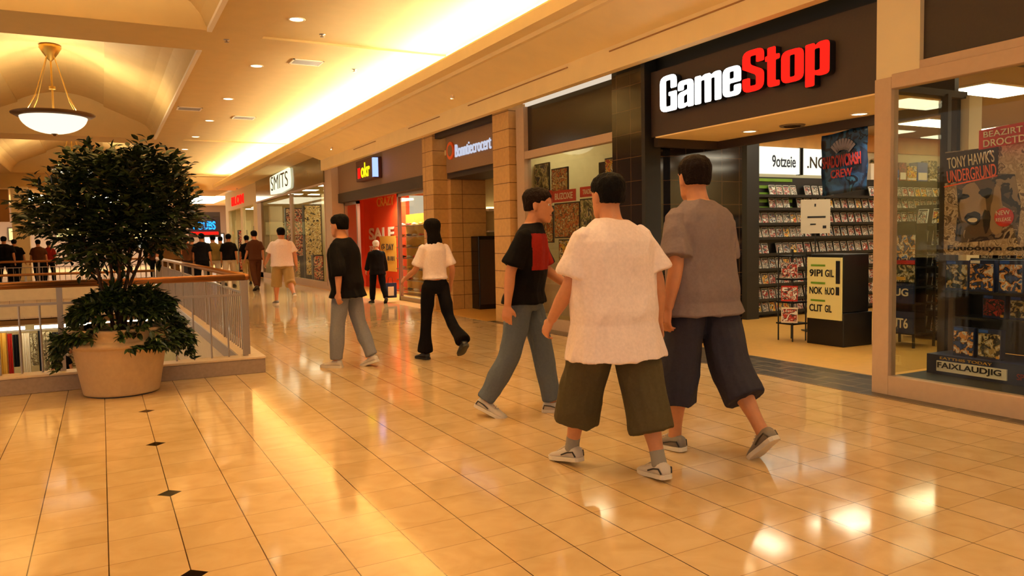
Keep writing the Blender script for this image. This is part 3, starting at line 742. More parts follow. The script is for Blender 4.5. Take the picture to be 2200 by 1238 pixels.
# second gondola of cases right of the stand, seen through the window return
e = empty('gondola_rack', (9.4, 4.2, 0), 0, 'free-standing black rack full of cases seen through the side pane', 'shelving')
b = MB(); b.box(.3, .36, 0, 2.6, 0, 1.75); b.build('back', 'shelf_black', e)
for r_, zz in enumerate((.1, .38, .66, .94, 1.22, 1.5)):
    b = MB(); b.box(9.4, 9.69, 4.2, 6.8, zz - .02, zz); tag(b.build('shelf', 'shelf_black'), 'black shelf of the free-standing rack, %s' % ['lowest', 'second up', 'third up', 'fourth up', 'fifth up', 'topmost'][r_], 'shelf', 'shelves of the free-standing rack')
    y = 4.3
    while y < 6.75:
        put_case(9.55, y, zz, -PI / 2, .2, 'game case on the free-standing rack, %s' % ['lowest shelf', 'second shelf up', 'third shelf up', 'fourth shelf up', 'fifth shelf up', 'top shelf'][r_], 'cases on the free-standing rack', (3, 3, 3, 2)); y += .21
# --- display window contents
e = empty('display_plinth', (6.45, 2.0, .15), 0, 'low blue display plinth with lettered front panels on the window floor', 'plinth')
b = MB(); b.box(.0, .5, 0, 2.4, 0, .17); b.build('body', 'navy', e)
b = MB(); b.box(-.01, 0, 0, 1.55, .0, .17).use('navy'); b.build('front_panel', 'navy', e)
b = MB(); b.box(-.014, -.0, 1.70, 2.30, .03, .12); b.build('lettered_strip', 'white', e)
text('FAIXLAUDJIG', (6.434, 4.29, .195), LEFT, UPZ, .55, .065, 'ink', 'lettering', e, .002, .02)
text('EATTHIS TODAY', (6.438, 4.27, .285), LEFT, UPZ, .45, .022, 'gold', 'lettering', e, .002, .0)
text('SPORTS', (6.438, 3.62, .20), LEFT, UPZ, .2, .05, 'graffiti_red', 'lettering', e, .002, .01)
text('GAMERS', (6.438, 3.42, .20), LEFT, UPZ, .25, .05, 'green_slat', 'lettering', e, .002, .01)
e = empty('display_shelf', (6.55, 2.0, .15), 0, 'black two-tier display shelf inside the right window', 'shelving')
b = MB(); b.box(6.55, 6.98, 2.03, 4.33, .86, .88); tag(b.build('shelf', 'shelf_black'), 'upper black shelf in the right window carrying a row of game boxes', 'shelf')
b = MB(); b.box(.44, .47, 0, 2.36, .17, 1.0); b.build('back', 'shelf_black', e)
b = MB(); b.box(6.72, 6.98, 2.03, 4.33, .62, .64); tag(b.build('shelf', 'shelf_black'), 'lower black step in the right window behind the plinth boxes', 'shelf')
for y in (0, 2.34):
    b = MB(); b.box(.2, .45, y, y + .02, .17, .71); b.build('side_panel', 'shelf_black', e)
bx = [(6.62, 4.23, .881, 'box_art_green', .2, .26, 'dark green game box at the left end of the upper display shelf'), (6.60, 4.00, .881, 'box_art_blue', .21, .27, 'blue game box with white corner tag, second on the upper display shelf'), (6.60, 3.76, .881, 'box_art_blue', .2, .27, 'blue game box with pointed figure art, third on the upper display shelf'), (6.60, 3.52, .881, 'cover_a', .2, .26, 'pale red game box, fourth on the upper display shelf'),
      (6.60, 3.28, .881, 'box_art_green', .2, .26, 'dark game box at the right edge of the upper display shelf'),
      (6.82, 4.02, .641, 'box_art_red', .2, .20, 'black and red game box on the back step under the shelf'), (6.82, 3.80, .641, 'box_art_green', .18, .20, 'olive game box on the back step beside the red one'),
      (6.56, 4.12, .321, 'box_art_blue', .19, .25, 'blue game box on the plinth, front left'), (6.56, 3.90, .321, 'box_art_green', .2, .25, 'dark green game box on the plinth, next to the blue one')]
for x, y, z, m, w, h, lb in bx:
    b = MB(); b.use('navy').box(-.03, .03, -w / 2, w / 2, 0, h); b.use(m).box(-.032, -.03, -w / 2 + .008, w / 2 - .008, .02, h - .035); b.use('white' if 'white' in lb else 'blue').box(-.032, -.03, w / 2 - .09, w / 2 - .01, h - .03, h - .006)
    b.use('gold').box(-.033, -.03, -w / 2 + .012, -w / 2 + .04, .012, .035)
    o = b.build('game_box', bevel=.002); o.location = (x, y, z); o.rotation_euler = (0, 0, random.uniform(-.08, .08)); tag(o, lb, 'game box')
# poster in the window
e = empty('window_poster', (6.30, 4.16, 1.20), 0, 'large grungy brown poster with slanted title lettering hanging in the right window', 'poster')
b = MB(); b.box(0, .012, -.95, 0, 0, .86); b.build('sheet', 'poster_grime', e)
b = MB(); pts = [(-.10, .12), (-.16, .10), (-.60, .14), (-.62, .40), (-.57, .63), (-.3, .66), (-.10, .62), (-.12, .4)]
b.prism([(y, z) for y, z in pts], -.003, 0, 'x'); b.build('picture', 'poster_art', e)
b = MB(); b.prism([(-.0, .60), (-.0, .85), (-.44, .86), (-.44, .62)], -.005, -.002, 'x'); b.build('title_ground', 'brown_dark', e)
text("TONY HAWK'S", (6.293, 4.13, 1.20 + .715), (0, -1, .12), UPZ, .40, .095, 'paper', 'lettering', e, .002, .004)
text('UNDERGRUND', (6.293, 4.13, 1.20 + .60), (0, -1, .12), UPZ, .42, .10, 'orange', 'lettering', e, .002, .006)
b = MB(); b.obox((-.006, -.22, .60), (.002, 0, 0), (0, .22, -.03), (0, 0, .006)); b.build('underline', 'orange', e)
# portrait on the poster: stylised shouting face built of dark and pale flat shapes
def blob(cy, cz, ry, rz_, m, nm, x=-.006, w=.0, seed=1):
    b = MB(); pts = []
    for k in range(22):
        t = 2 * PI * k / 22; rr = 1 + w * math.sin(3 * t + seed) + w * .5 * math.sin(7 * t + seed * 2)
        pts.append((cy + ry * rr * math.cos(t), cz + rz_ * rr * math.sin(t)))
    b.prism(pts, x, x + .003, 'x'); return b.build(nm, m, e)
mat('face_pale', '#9c826a', .6); mat('face_mid', '#5e4a3a', .6); mat('face_dark', '#1a1410', .6)
blob(-.30, .38, .17, .24, 'face_mid', 'portrait', -.005, .06, 2); blob(-.24, .42, .11, .16, 'face_pale', 'portrait', -.007, .1, 4); blob(-.44, .34, .05, .2, 'face_pale', 'portrait', -.007, .12, 3)
blob(-.25, .30, .065, .055, 'face_dark', 'portrait', -.009, .08, 1); blob(-.25, .285, .04, .018, 'paper', 'portrait', -.011, .05, 1); blob(-.17, .48, .045, .022, 'face_dark', 'portrait', -.009, .1, 5); blob(-.35, .5, .05, .04, 'face_dark', 'portrait', -.009, .15, 7); blob(-.36, .28, .03, .09, 'face_dark', 'portrait', -.009, .15, 6)
text('Fuuoouyn oetimce', (6.293, 4.12, 1.20 + .025), LEFT, UPZ, .85, .055, 'ink', 'lettering', e, .002, .012)
b = MB(); b.prism([(-.50 + .075 * math.cos(t * PI / 12), .30 + .075 * math.sin(t * PI / 12)) for t in range(24)], -.012, -.008, 'x'); b.build('round_sticker', 'red', e)
text('NEW', (6.286, 3.72, 1.515), (0, -1, .1), UPZ, .11, .035, 'paper', 'lettering', e, .001)
text('RELEASE', (6.286, 3.72, 1.465), (0, -1, .1), UPZ, .12, .028, 'paper', 'lettering', e, .001)
e = empty('red_window_sign', (6.18, 3.80, 2.05), 0, 'red rectangular sign with pale lettering overlapping the top of the poster', 'sign')
b = MB(); b.obox((0, -.3, .08), (.006, 0, 0), (0, .3, -.02), (0, 0, .075)); b.build('panel', 'red', e)
text('BEAZIRT', (6.17, 3.76, 2.125), (0, -1, .06), UPZ, .30, .045, 'paper', 'lettering', e, .002, .006)
text('DROCTDS', (6.17, 3.76, 2.05), (0, -1, .06), UPZ, .36, .055, 'paper', 'lettering', e, .002, .008)
e = empty('track_spotlight', (6.9, 3.45, 2.60), 0, 'small grey spotlight fitting at the top of the right window', 'spotlight')
b = MB(); b.box(-.05, .05, -.08, .08, -.1, .03); b.build('housing', 'steel', e, bevel=.006)
b = MB(); b.box(-.01, .01, -.01, .01, .03, .35); b.build('stem', 'steel', e)
l = bpy.data.lights.new('lamp', 'SPOT'); l.energy = 45; l.color = (1, .9, .7); l.spot_size = 1.7; l.spot_blend = .8; l.shadow_soft_size = .04  # spot added to brighten the window display, set off from the housing
o = bpy.data.objects.new('lamp', l); o.location = (-.35, .1, -.12); o.rotation_euler = (0, .12, 0); COL.objects.link(o); o.parent = e
# --- contents of the left display window
b = MB(); b.box(6.45, 6.55, 8.6, 11.2, .17, 1.0).use('frame_beige'); tag(b.build('display_ledge', 'frame_beige'), 'beige display ledge behind the left window', 'ledge')
LW = [('framed_poster', 11.63, 10.90, 2.03, 2.60, 'window_art', 'wide dark game poster hanging at the left of the left window'), ('framed_poster', 10.80, 10.34, 2.05, 2.48, 'collage_art', 'smaller yellowish poster beside the wide dark one'),
      ('framed_poster', 9.30, 8.95, 2.1, 2.5, 'cover_c', 'red and yellow poster at the right edge of the left window'), ('product_panel', 10.72, 10.02, 1.42, 1.93, 'collage_art', 'tan picture panel below the red strips in the left window'), ('product_panel', 9.97, 9.3, 1.42, 1.96, 'window_art', 'greenish picture panel below the red strips in the left window'),
      ('product_panel', 11.5, 10.80, 1.35, 1.9, 'collage_art', 'picture panel behind the person in black and red'), ('product_panel', 10.6, 9.8, .75, 1.36, 'cover_c', 'lower picture panel in the left window'), ('product_panel', 9.7, 8.9, .75, 1.36, 'cover_b', 'lower pale picture panel in the left window')]
for nm, y1, y0, z0, z1, m, lb in LW:
    b = MB(); b.use('shelf_black').box(-.01, .01, y0 - .02, y1 + .02, z0 - .02, z1 + .02).use(m).box(-.014, -.01, y0, y1, z0, z1)
    o = b.build(nm); o.location = (6.42, 0, 0); tag(o, lb, 'poster' if 'poster' in nm else 'panel')
for i, (y1, y0, z0, z1, tx) in enumerate(((11.75, 10.72, 1.95, 2.16, 'ETC SALE'), (10.70, 10.02, 1.96, 2.14, 'BUZOXE'), (9.90, 9.52, 2.0, 2.15, 'TRADE'), (9.46, 9.17, 2.02, 2.16, 'GAME'))):
    e = empty('red_strip_sign', (6.36, y1, z0), 0, 'red strip sign with pale lettering in the left window, ' + ['the longest, at the left', 'second from the left', 'third from the left', 'fourth, nearest the black pier'][i], 'sign', 'red strip signs in the left window')
    b = MB(); b.box(-.005, .005, y0 - y1, 0, 0, z1 - z0); b.build('panel', 'red', e)
    text(tx, (6.352, y1 - .08, z0 + .04), LEFT, UPZ, (y1 - y0) - .16, z1 - z0 - .08, 'paper', 'lettering', e, .002, .01)
e = empty('television', (6.9, 9.75, 2.2), 0, 'dark wall screen seen high in the left window', 'screen')
b = MB(); b.box(0, .05, -.45, .45, 0, .36); b.build('casing', 'black_gloss', e)
b = MB(); b.box(-.004, 0, -.1, .0, .1, .13); b.build('screen_image', 'gold', e)
b = MB(); b.box(.02, .04, -.02, .02, .36, 1.0); b.build('hanger', 'steel', e)

# ================================================================== RECESSED ENTRY WITH STONE WALLS
t = MB(); t.box(5.94, 6.25, 11.36, 11.95, 0, 3.6).box(5.94, 6.25, 14.66, 15.22, 0, 3.6).box(6.25, 7.02, 14.50, 14.66, 0, 3.6)
struct('wall_stone', t, 'stone_block', 'coursed tan stone piers either side of the recessed entry')
t = MB(); t.box(6.0, 6.12, 11.95, 14.66, 3.42, 3.82).box(6.18, 6.9, 11.95, 14.50, 2.62, 2.74).box(6.9, 7.0, 11.95, 14.5, 2.62, 3.3)
struct('trim_17', t, 'brown_dark', 'dark lining of the recessed entry')
t = MB(); t.box(7.0, 9.5, 14.66, 14.76, 0, 3.2).box(9.4, 9.5, 11.46, 14.7, 0, 3.2).box(6.25, 9.5, 11.46, 11.56, 0, 3.2).box(6.2, 9.5, 11.4, 14.7, 3.1, 3.2)
struct('wall_entry', t, 'cream_wall', 'cream inner walls of the recessed shop')
e = empty('shop_sign', (6.10, 14.2, 2.72), 0, 'beige sign board with pale blue lettering and round red emblem over the recessed entry', 'shop sign')
b = MB(); b.box(.0, .06, -2.22, .14, 0, .70); b.build('board', 'tan_fascia', e)
b = MB(); b.prism([(-.12 + .17 * math.cos(t * PI / 12), .55 - .14 + .17 * math.sin(t * PI / 12)) for t in range(24)] , -.03, 0, 'x'); b.build('emblem', 'orange', e)
b = MB(); b.prism([(-.12 + .11 * math.cos(t * PI / 12), .55 - .14 + .11 * math.sin(t * PI / 12)) for t in range(24)] , -.035, -.03, 'x'); b.build('emblem_centre', 'tan_fascia', e)
emis('cool_letter', '#d8dcf0', .9)
text('Bonntiecrocert', (6.085, 13.86, 2.98), LEFT, UPZ, 1.55, .24, 'cool_letter', 'lettering', e, .01, .0)
e = empty('dark_cabinet', (6.66, 14.12, 0), 0, 'tall dark cabinet standing against the stone wall of the recessed entry', 'cabinet')
b = MB(); b.box(0, .42, 0, .36, 0, 1.47).box(.44, .78, 0.02, .36, 0, 1.47); b.build('body', 'black_gloss', e, bevel=.01)
b = MB(); b.box(.02, .4, -.01, 0, .1, 1.4).box(.46, .76, .01, .02, .1, 1.4); b.build('door', 'brown_dark', e)
e = empty('wall_lamp_shelf', (7.3, 14.55, 1.9), 0, 'brightly lit cream shelf glimpsed through the gap beside the stone pier', 'shelf')
b = MB(); b.box(-.25, .3, -.12, .1, .08, .13); b.build('board', 'white_trim', e)
b = MB(); b.box(-.25, .3, -.06, .0, .13, .17); b.build('light', 'panel_soft', e)
for zz in (-.35, -.6):
    b = MB(); b.box(-.25, .3, -.12, .1, zz, zz + .03); b.build('board', 'white_trim', e)

# ================================================================== ATHLETIC SHOP WITH ORANGE INTERIOR
t = MB(); t.box(6.10, 6.25, 15.22, 22.25, 2.78, 3.6); struct('wall_fascia_tan', t, 'tan_fascia', 'tan fascia of the orange shop')
t = MB(); t.box(6.08, 6.25, 15.22, 22.25, 2.52, 2.78); struct('trim_18', t, 'brown_dark', 'dark band under the tan fascia')
t = MB(); t.box(6.24, 6.32, 15.22, 17.70, 2.44, 2.52).box(6.24, 6.32, 17.62, 17.70, 0, 2.52).box(6.24, 6.32, 15.22, 17.7, 0, .1).box(6.24, 6.32, 20.95, 21.05, 0, 2.52).box(6.24, 6.32, 22.15, 22.25, 0, 2.52).box(6.24, 6.32, 20.95, 22.25, 2.44, 2.52).box(6.24, 6.32, 20.95, 22.25, 0, .1)
struct('window_3', t, 'steel', 'steel framed shop windows either side of the orange opening')
t = MB(); t.box(6.27, 6.285, 15.22, 17.62, .1, 2.44).box(6.27, 6.285, 21.05, 22.15, .1, 2.44); struct('glass_orange_shop', t, 'glass', 'glass of the orange shop windows')
t = MB(); t.box(7.3, 7.4, 20.0, 23.9, 0, 2.86).box(6.3, 7.3, 23.8, 23.9, 0, 2.86).use('red_wall').box(6.9, 9.6, 15.24, 15.3, 0, 2.86).box(9.5, 9.6, 15.3, 20.0, 0, 2.86)
struct('wall_orange', t, 'orange_wall', 'orange walls of the sports shop interior')
t = MB(); t.box(6.25, 9.6, 15.22, 23.95, 2.86, 2.95); struct('ceiling_orange_shop', t, 'orange_wall', 'orange tinted ceiling of the sports shop')
for x, y in ((6.8, 18.3), (6.8, 20.3), (7.0, 16.4), (8.3, 16.4), (8.3, 18.4), (6.9, 19.3)):
    downlight(x, y, 2.86, .1, 'recessed downlight in the orange shop ceiling', 260, 'orange shop ceiling lights', cone=2.4)
e = empty('sale_poster', (7.29, 23.6, .35), 0, 'big red SALE poster on the orange wall', 'poster')
b = MB(); b.box(-.01, .0, -3.0, 0, 0, 1.95); b.build('sheet', 'red_wall', e)
text('SALE', (7.26, 23.2, 1.45), LEFT, UPZ, 2.3, .36, 'paper', 'lettering', e, .006, .03)
text('75OFF', (7.26, 23.2, 1.05), LEFT, UPZ, .9, .22, 'paper', 'lettering', e, .006, .02)
e = empty('yellow_notice', (7.25, 22.1, .55), 0, 'yellow price notice overlapping the red SALE poster', 'poster')
b = MB(); b.box(-.012, 0, -1.4, 0, 0, 1.0); b.build('sheet', 'gold', e)
text('(S', (7.225, 21.95, 1.15), LEFT, UPZ, .3, .18, 'brown_dark', 'lettering', e, .004, .01)
text('DAY', (7.225, 21.5, 1.15), LEFT, UPZ, .62, .18, 'brown_dark', 'lettering', e, .004, .01)
text('CA 8181', (7.225, 21.95, .85), LEFT, UPZ, 1.1, .13, 'brown_dark', 'lettering', e, .004, .01)
text('CRAZY', (7.28, 22.4, 2.42), LEFT, UPZ, 1.5, .26, 'gold', 'wall_lettering', None, .006, .01)
tag([o for o in COL.objects if o.name.startswith('wall_lettering')][0], 'gold script lettering on the orange wall above the poster', 'lettering')
e = empty('sports_sign', (6.10, 19.75, 2.93), 0, 'projecting box sign with yellow letters and a blue-white edge on the tan fascia', 'shop sign')
mat('poster_red', '#e8441c', .6); emis('yellow_glow', '#ffe81a', 1.6); emis('bluewhite_glow', '#9fb8ff', 1.6); mat('maroon', '#4a1c14', .5)
b = MB(); b.box(-.22, 0, -1.45, 0, 0, .52); b.build('box', 'maroon', e, bevel=.02)
b = MB(); b.box(-.225, -.10, -1.46, -1.38, .03, .49); b.build('lit_edge', 'bluewhite_glow', e)
for yl in (19.55, 19.42): text('l', (5.872, yl, 3.0), LEFT, UPZ, .07, .26, 'sign_red', 'lettering', e, .004, .01)
text('okr', (5.872, 19.28, 3.0), LEFT, UPZ, .72, .36, 'yellow_glow', 'lettering', e, .004, .02)
# racks and goods behind the right-hand pane
e = empty('goods_rack', (6.95, 17.6, 0), 0, 'tall rack of shining shoes behind the right pane of the orange shop', 'shelving')
b = MB(); b.box(.3, .34, 0, 2.3, 0, 2.1); b.build('back', 'gold', e)
for i in range(7):
    b = MB(); b.box(0, .3, 0, 2.3, .1 + .28 * i, .12 + .28 * i); b.build('shelf', 'chrome', e)
for i in range(7):
    for j in range(5):
        b = MB(); b.use(('paper', 'red', 'white', 'ink', 'gold')[(i * 3 + j) % 5]); b.loft([[(.02 + .07 * math.cos(t * PI / 4) * s_, -.13 + k * .065, .035 + .035 * math.sin(t * PI / 4) * s_ * h_) for t in range(8)] for k, (s_, h_) in enumerate(((.5, .8), (.55, 1), (.6, 1.4), (.6, 1.6), (.45, 1.8)))])
        o = b.build('shoe'); o.location = (7.05, 17.85 + j * .45, .121 + .28 * i); tag(o, 'small display shoe on the shining rack, %s shelf' % ORD[6 - i], 'shoe', 'shoes on the shining rack')

# ================================================================== PILASTER, GREEN MARBLE SHOP, FAR SHOP
t = MB(); t.box(5.90, 6.25, 22.25, 23.0, 0, 3.6).box(5.88, 6.25, 22.2, 23.05, 0, .12); struct('wall_pilaster', t, 'frame_beige', 'beige pilaster at the end of the bulkhead')
t = MB(); t.box(5.86, 6.0, 23.0, 34.2, 3.16, 4.02); struct('wall_fascia_green', t, 'green_marble', 'polished olive marble fascia')
t = MB(); t.box(5.84, 5.9, 23.0, 34.3, 3.10, 3.16).box(5.9, 5.98, 23.05, 34.2, 0, .22).box(5.9, 6.0, 27.6, 27.9, .2, 3.1).box(5.9, 6.0, 33.4, 34.3, 0, 3.1).box(5.9, 5.96, 23.05, 23.15, .2, 3.1)
struct('window_4', t, 'frame_beige', 'pale frame of the marble-faced shop windows')
t = MB(); t.box(5.93, 5.945, 23.1, 33.4, .2, 3.1); struct('glass_marble_shop', t, 'glass_dim', 'tall panes of the marble-faced shop')
t = MB(); t.box(8.2, 8.3, 23.0, 34.3, 0, 3.4).box(6.0, 8.2, 34.2, 34.3, 0, 3.4).box(6.3, 8.2, 24.0, 24.06, 0, 3.4).box(6.0, 8.3, 23, 34.3, 3.35, 3.45); struct('wall_marble_shop', t, 'cream_wall', 'cream interior of the marble-faced shop')
for y in (24.8, 26.6, 29.0, 31.5):
    for x in (6.9, 7.7): ceil_panel(x, y, .5, .5, 3.348, 'bright ceiling lamp inside the marble-faced shop', 'lamps in the marble-faced shop')
e = empty('shop_sign', (5.84, 30.7, 3.27), 0, 'glowing cream sign with black spiky letters on the olive marble fascia', 'shop sign')
emis('cream_glow', '#fbf5c8', 1.5)
b = MB(); b.prism(rnd_poly([(0, -.02), (.0, .62), (-1.1, .66), (-2.2, .69), (-3.4, .71), (-3.5, .3), (-3.4, .02), (-1.8, -.06)], .1), -.05, 0.0, 'x'); b.build('board', 'cream_glow', e)
text('SMITS', (5.785, 30.5, 3.37), LEFT, UPZ, 3.0, .52, 'ink', 'lettering', e, .004, -.005)
goods = [('hanging garments display', 28.3, 29.6, .4, 2.4, 'window_art'), ('tall picture panel', 24.6, 27.0, 1.2, 2.7, 'collage_art')]
art_mat('clutter', '#1c140e', ['#c8b070', '#703018', '#e8dca8', '#3a4a5a'], 4)
art_mat('goods_gold', '#2a1c10', ['#f0d890', '#a87830', '#fff4c8', '#604018'], 9)
art_mat('goods_red', '#120c0a', ['#c83418', '#e8c8a0', '#201410', '#882014'], 6)
for i, (x0, x1, y, z0, z1, m, lb) in enumerate(((6.15, 6.75, 26.9, .3, 2.7, 'goods_gold', 'tall glittering goods display at the right of the marble-faced shop'), (6.9, 7.9, 27.4, 0, 3.1, 'cream', 'cream panel behind the goods of the marble-faced shop'),
    (6.1, 6.45, 25.6, .2, 1.0, 'goods_red', 'low red and white goods display behind the pane'), (6.3, 6.95, 30.6, .9, 2.75, 'goods_red', 'dark picture panel with red figures in the marble-faced shop'), (6.1, 6.5, 29.2, 0, .8, 'goods_gold', 'low goods table left of the red figure panel'),
    (6.1, 6.6, 32.6, 0, 2.9, 'cream', 'cream pillar panel at the left of the marble-faced shop'), (6.7, 7.5, 33.6, .1, 2.3, 'goods_gold', 'glittering goods at the far left of the marble-faced shop'),
    (6.15, 6.6, 36.6, .1, 2.2, 'goods_gold', 'glittering goods inside the far corner shop, near side'), (6.9, 7.9, 38.9, .1, 2.5, 'goods_gold', 'glittering goods inside the far corner shop, deep in the room'), (6.15, 6.6, 41.4, .1, 2.1, 'goods_red', 'dark red goods inside the far corner shop, far side'))):
    b = MB(); b.use('cream' if m == 'cream' else 'shelf_black').box(x0, x1, y, y + .25, 0, z1).use(m).box(x0 + .03, x1 - .03, y - .012, y, max(z0, .03), z1 - .04)
    tag(b.build('goods_display'), lb, 'display')
t = MB(); t.box(5.9, 6.05, 34.3, 43.6, 3.10, 4.05).use('cream').box(5.9, 6.05, 34.3, 35.2, 0, 3.1).box(5.9, 6.05, 42.6, 43.6, 0, 3.1).box(5.9, 6.05, 38.2, 38.7, 0, 3.1)
struct('wall_far_shop', t, 'cream', 'cream fascia and piers of the far corner shop')
t = MB(); t.box(8.4, 8.5, 34.3, 43.6, 0, 3.4).box(6.05, 8.5, 34.3, 43.6, 3.2, 3.3).box(6.05, 8.4, 43.5, 43.6, 0, 3.3); struct('wall_far_shop_inside', t, 'cream_wall', 'bright interior of the far corner shop')
t = MB(); t.box(5.96, 5.97, 35.2, 38.2, 0.1, 3.1).box(5.96, 5.97, 40.6, 42.6, .1, 3.1); struct('glass_far_shop', t, 'glass_dim', 'panes of the far corner shop')
for y in (35.8, 37.4, 39.6, 41.6): ceil_panel(7.1, y, 1.0, .7, 3.198, 'bright ceiling lamp inside the far corner shop', 'lamps in the far corner shop')
e = empty('shop_sign', (5.9, 41.2, 3.28), 0, 'small red letters sign on the cream fascia of the far corner shop', 'shop sign')
text('BLOM', (5.88, 41.2, 3.28), LEFT, UPZ, 3.6, .44, 'sign_red', 'lettering', e, .02, .02)
# spot glows on the bulkhead: small eyeball lamps clipped under the cove ledge
for y, lb in ((12.6, 'small accent lamp washing the bulkhead above the stone pier'), (20.6, 'small accent lamp washing the bulkhead above the orange shop'), (36.8, 'small accent lamp washing the far corner shop fascia')):
    e = empty('accent_lamp', (5.5, y, 3.90), 0, lb, 'lamp', 'accent lamps under the cove ledge')
    b = MB(); b.lathe([(.03, 0), (.035, -.05), (.028, -.055)], n=12); b.build('housing', 'white_trim', e, smooth=True)
    l = bpy.data.lights.new('lamp', 'SPOT'); l.energy = 260; l.color = (1, .78, .42); l.spot_size = 1.5; l.spot_blend = .9; l.shadow_soft_size = .03
    o = bpy.data.objects.new('lamp', l); o.location = (0, 0, -.03); o.rotation_euler = (0, math.radians(-35) * -1, 0); COL.objects.link(o); o.parent = e

# ================================================================== FAR END OF THE HALL
emis('daylight_white', '#fff4e0', 1.6); emis('neon_blue', '#2a9cff', 2.2); emis('warm_window', '#ffd98a', 1.6)
mat('mauve_wall', '#8a7468', .7)
t = MB(); t.box(-12, 12, 62, 62.2, 0, 4.5); struct('wall_end', t, 'mauve_wall', 'dim wall closing the far end of the hall')
t = MB(); t.box(-12, 12, 46, 62, 4.3, 4.4); struct('ceiling_far', t, 'white_trim', 'white ceiling of the far hall')
for i in range(5): ceil_panel(-6 + i * 3, 54, 2.2, 9, 4.298, 'broad daylight panel in the white far ceiling', 'daylight panels in the far ceiling')
for i, (x0, x1, z0, z1, m) in enumerate(((1.6, 4.2, 1.9, 3.0, 'warm_window'), (-4.9, -3.9, 1.9, 2.6, 'warm_window'), (-2.4, 0.6, 2.0, 2.9, 'warm_window'), (6.2, 7.4, 1.2, 2.1, 'daylight_white'), (1.2, 4.2, 1.3, 1.72, 'daylight_white'))):
    x0, x1, z0, z1 = x0 * 1.1, x1 * 1.1, 1.4 + (z0 - 1.4) * 1.1, 1.4 + (z1 - 1.4) * 1.1
    e = empty('lit_shop_window', ((x0 + x1) / 2, 61.9, z0), 0, 'glowing shop window in the far end wall, ' + ['wide warm one behind the big man in brown', 'at the left edge of the hall', 'behind the leafy tree', 'pale low one right of the blue neon', 'low pale strip behind the walkers'][i], 'shop window')
    w = (x1 - x0) / 2
    b = MB(); b.box(-w, w, -.02, 0, 0, z1 - z0); b.build('pane', m, e)
    b = MB(); b.box(-w - .08, w + .08, 0, .06, -.08, z1 - z0 + .08); b.build('frame', 'brown_dark', e)
e = empty('neon_sign', (4.55, 50, 2.25), 0, 'glowing blue neon sign at the far end of the hall', 'shop sign')
text('COUBS', (4.85, 49.95, 2.3), (1, 0, 0), UPZ, 1.3, .5, 'neon_blue', 'lettering', e, .03, .03)
b = MB(); b.box(.2, 1.75, 0, .1, -.25, -.08); b.build('red_band', 'sign_red', e)
b = MB(); b.box(.1, 1.9, .1, .3, -.4, 1.1).box(.1, .25, .1, .3, -2.25, -.4).box(1.75, 1.9, .1, .3, -2.25, -.4); b.build('portal', 'brown_dark', e)
t = MB(); t.box(-3.35, -2.72, 40, 40.6, 0, 4.05); struct('wall_column', t, 'cream', 'cream column beyond the railings')
t = MB(); t.box(-12, -5.6, 26, 45, 0, 4.7); struct('wall_left', t, 'mauve_wall', 'dim shop wall on the left beyond the opening')
t = MB(); t.box(-9, -3.6, 42, 42.3, 2.6, 4.05); struct('wall_far_left', t, 'slab_soffit', 'brown bulkhead at the far left')
# ================================================================== POTTED TREE
mat('pot_clay', '#c0a078', .6, noise_amt=.05, nscale=25, bump=.08, bscale=60)
mat('soil', '#2a1c10', .9)
mat('bark', '#4a2c18', .8, noise_amt=.2, nscale=30, bump=.4, bscale=50)
def leaf_mat(name, c1, c2):
    m = mat(name, c1, .42, spec=.35); n = m.node_tree.nodes; L = m.node_tree.links; b = n['Principled BSDF']
    g = n.new('ShaderNodeNewGeometry'); r = n.new('ShaderNodeValToRGB'); r.color_ramp.elements[0].color = lin(c1); r.color_ramp.elements[1].color = lin(c2)
    L.new(g.outputs['Random Per Island'], r.inputs[0]); L.new(r.outputs[0], b.inputs['Base Color'])
leaf_mat('leaf_dark', '#10180a', '#2c3a14'); leaf_mat('leaf_low', '#121a08', '#34481a')  # dimness is in the colour: greens set dark as little light reaches the leaves
TX, TY = .12, 8.35
tree = empty('potted_tree', (TX, TY, 0), 0, 'dark leafy fig tree with underplanting in a big clay pot by the railing corner', 'potted plant')
b = MB(); b.lathe([(.001, .012), (.33, .012), (.335, .03), (.405, .44), (.41, .455), (.435, .46), (.452, .475), (.452, .50), (.44, .515), (.425, .52), (.42, .535), (.43, .60), (.445, .615), (.445, .632), (.43, .64), (.405, .63), (.40, .58), (.001, .58)], n=64)
b.build('pot', 'pot_clay', tree, smooth=True)
b = MB(); b.lathe([(.001, .0), (.31, .0), (.31, .014), (.001, .014)], n=48); b.build('pot_base_shadow', 'ink', tree)  # black disc painting the dark shadow line under the pot
b = MB(); b.lathe([(.001, .61), (.2, .605), (.386, .59)], n=40); b.build('soil', 'soil', tree, smooth=True)
rt = random.Random(11)
def leaf(b, p, d, up, ln, wd):
    d = d.normalized(); s = d.cross(up)
    if s.length < .05: s = d.cross(Vector((1, .2, .1)))
    s.normalize(); n = s.cross(d).normalized()
    q = [p, p + d * ln * .35 + s * wd * .5 + n * wd * .12, p + d * ln * .72 + s * wd * .36 + n * wd * .05 - n * ln * .05, p + d * ln - n * ln * .14, p + d * ln * .72 - s * wd * .36 + n * wd * .05 - n * ln * .05, p + d * ln * .35 - s * wd * .5 + n * wd * .12, p + d * ln * .5 - n * ln * .03]
    b.add(q, [(0, 1, 6), (1, 2, 6), (2, 3, 6), (3, 4, 6), (4, 5, 6), (5, 0, 6)])
tips = []
stems = [((-.04, .0), (-.14, .02), (-.42, .05)), ((-.01, .05), (-.06, .06), (-.12, .1)), ((.0, -.03), (.02, -.04), (.05, -.1)), ((.04, .02), (.08, .0), (.30, .0)), ((.03, .06), (.13, .1), (.45, .12))]
ztop = [1.9, 2.1, 2.05, 2.1, 1.85]
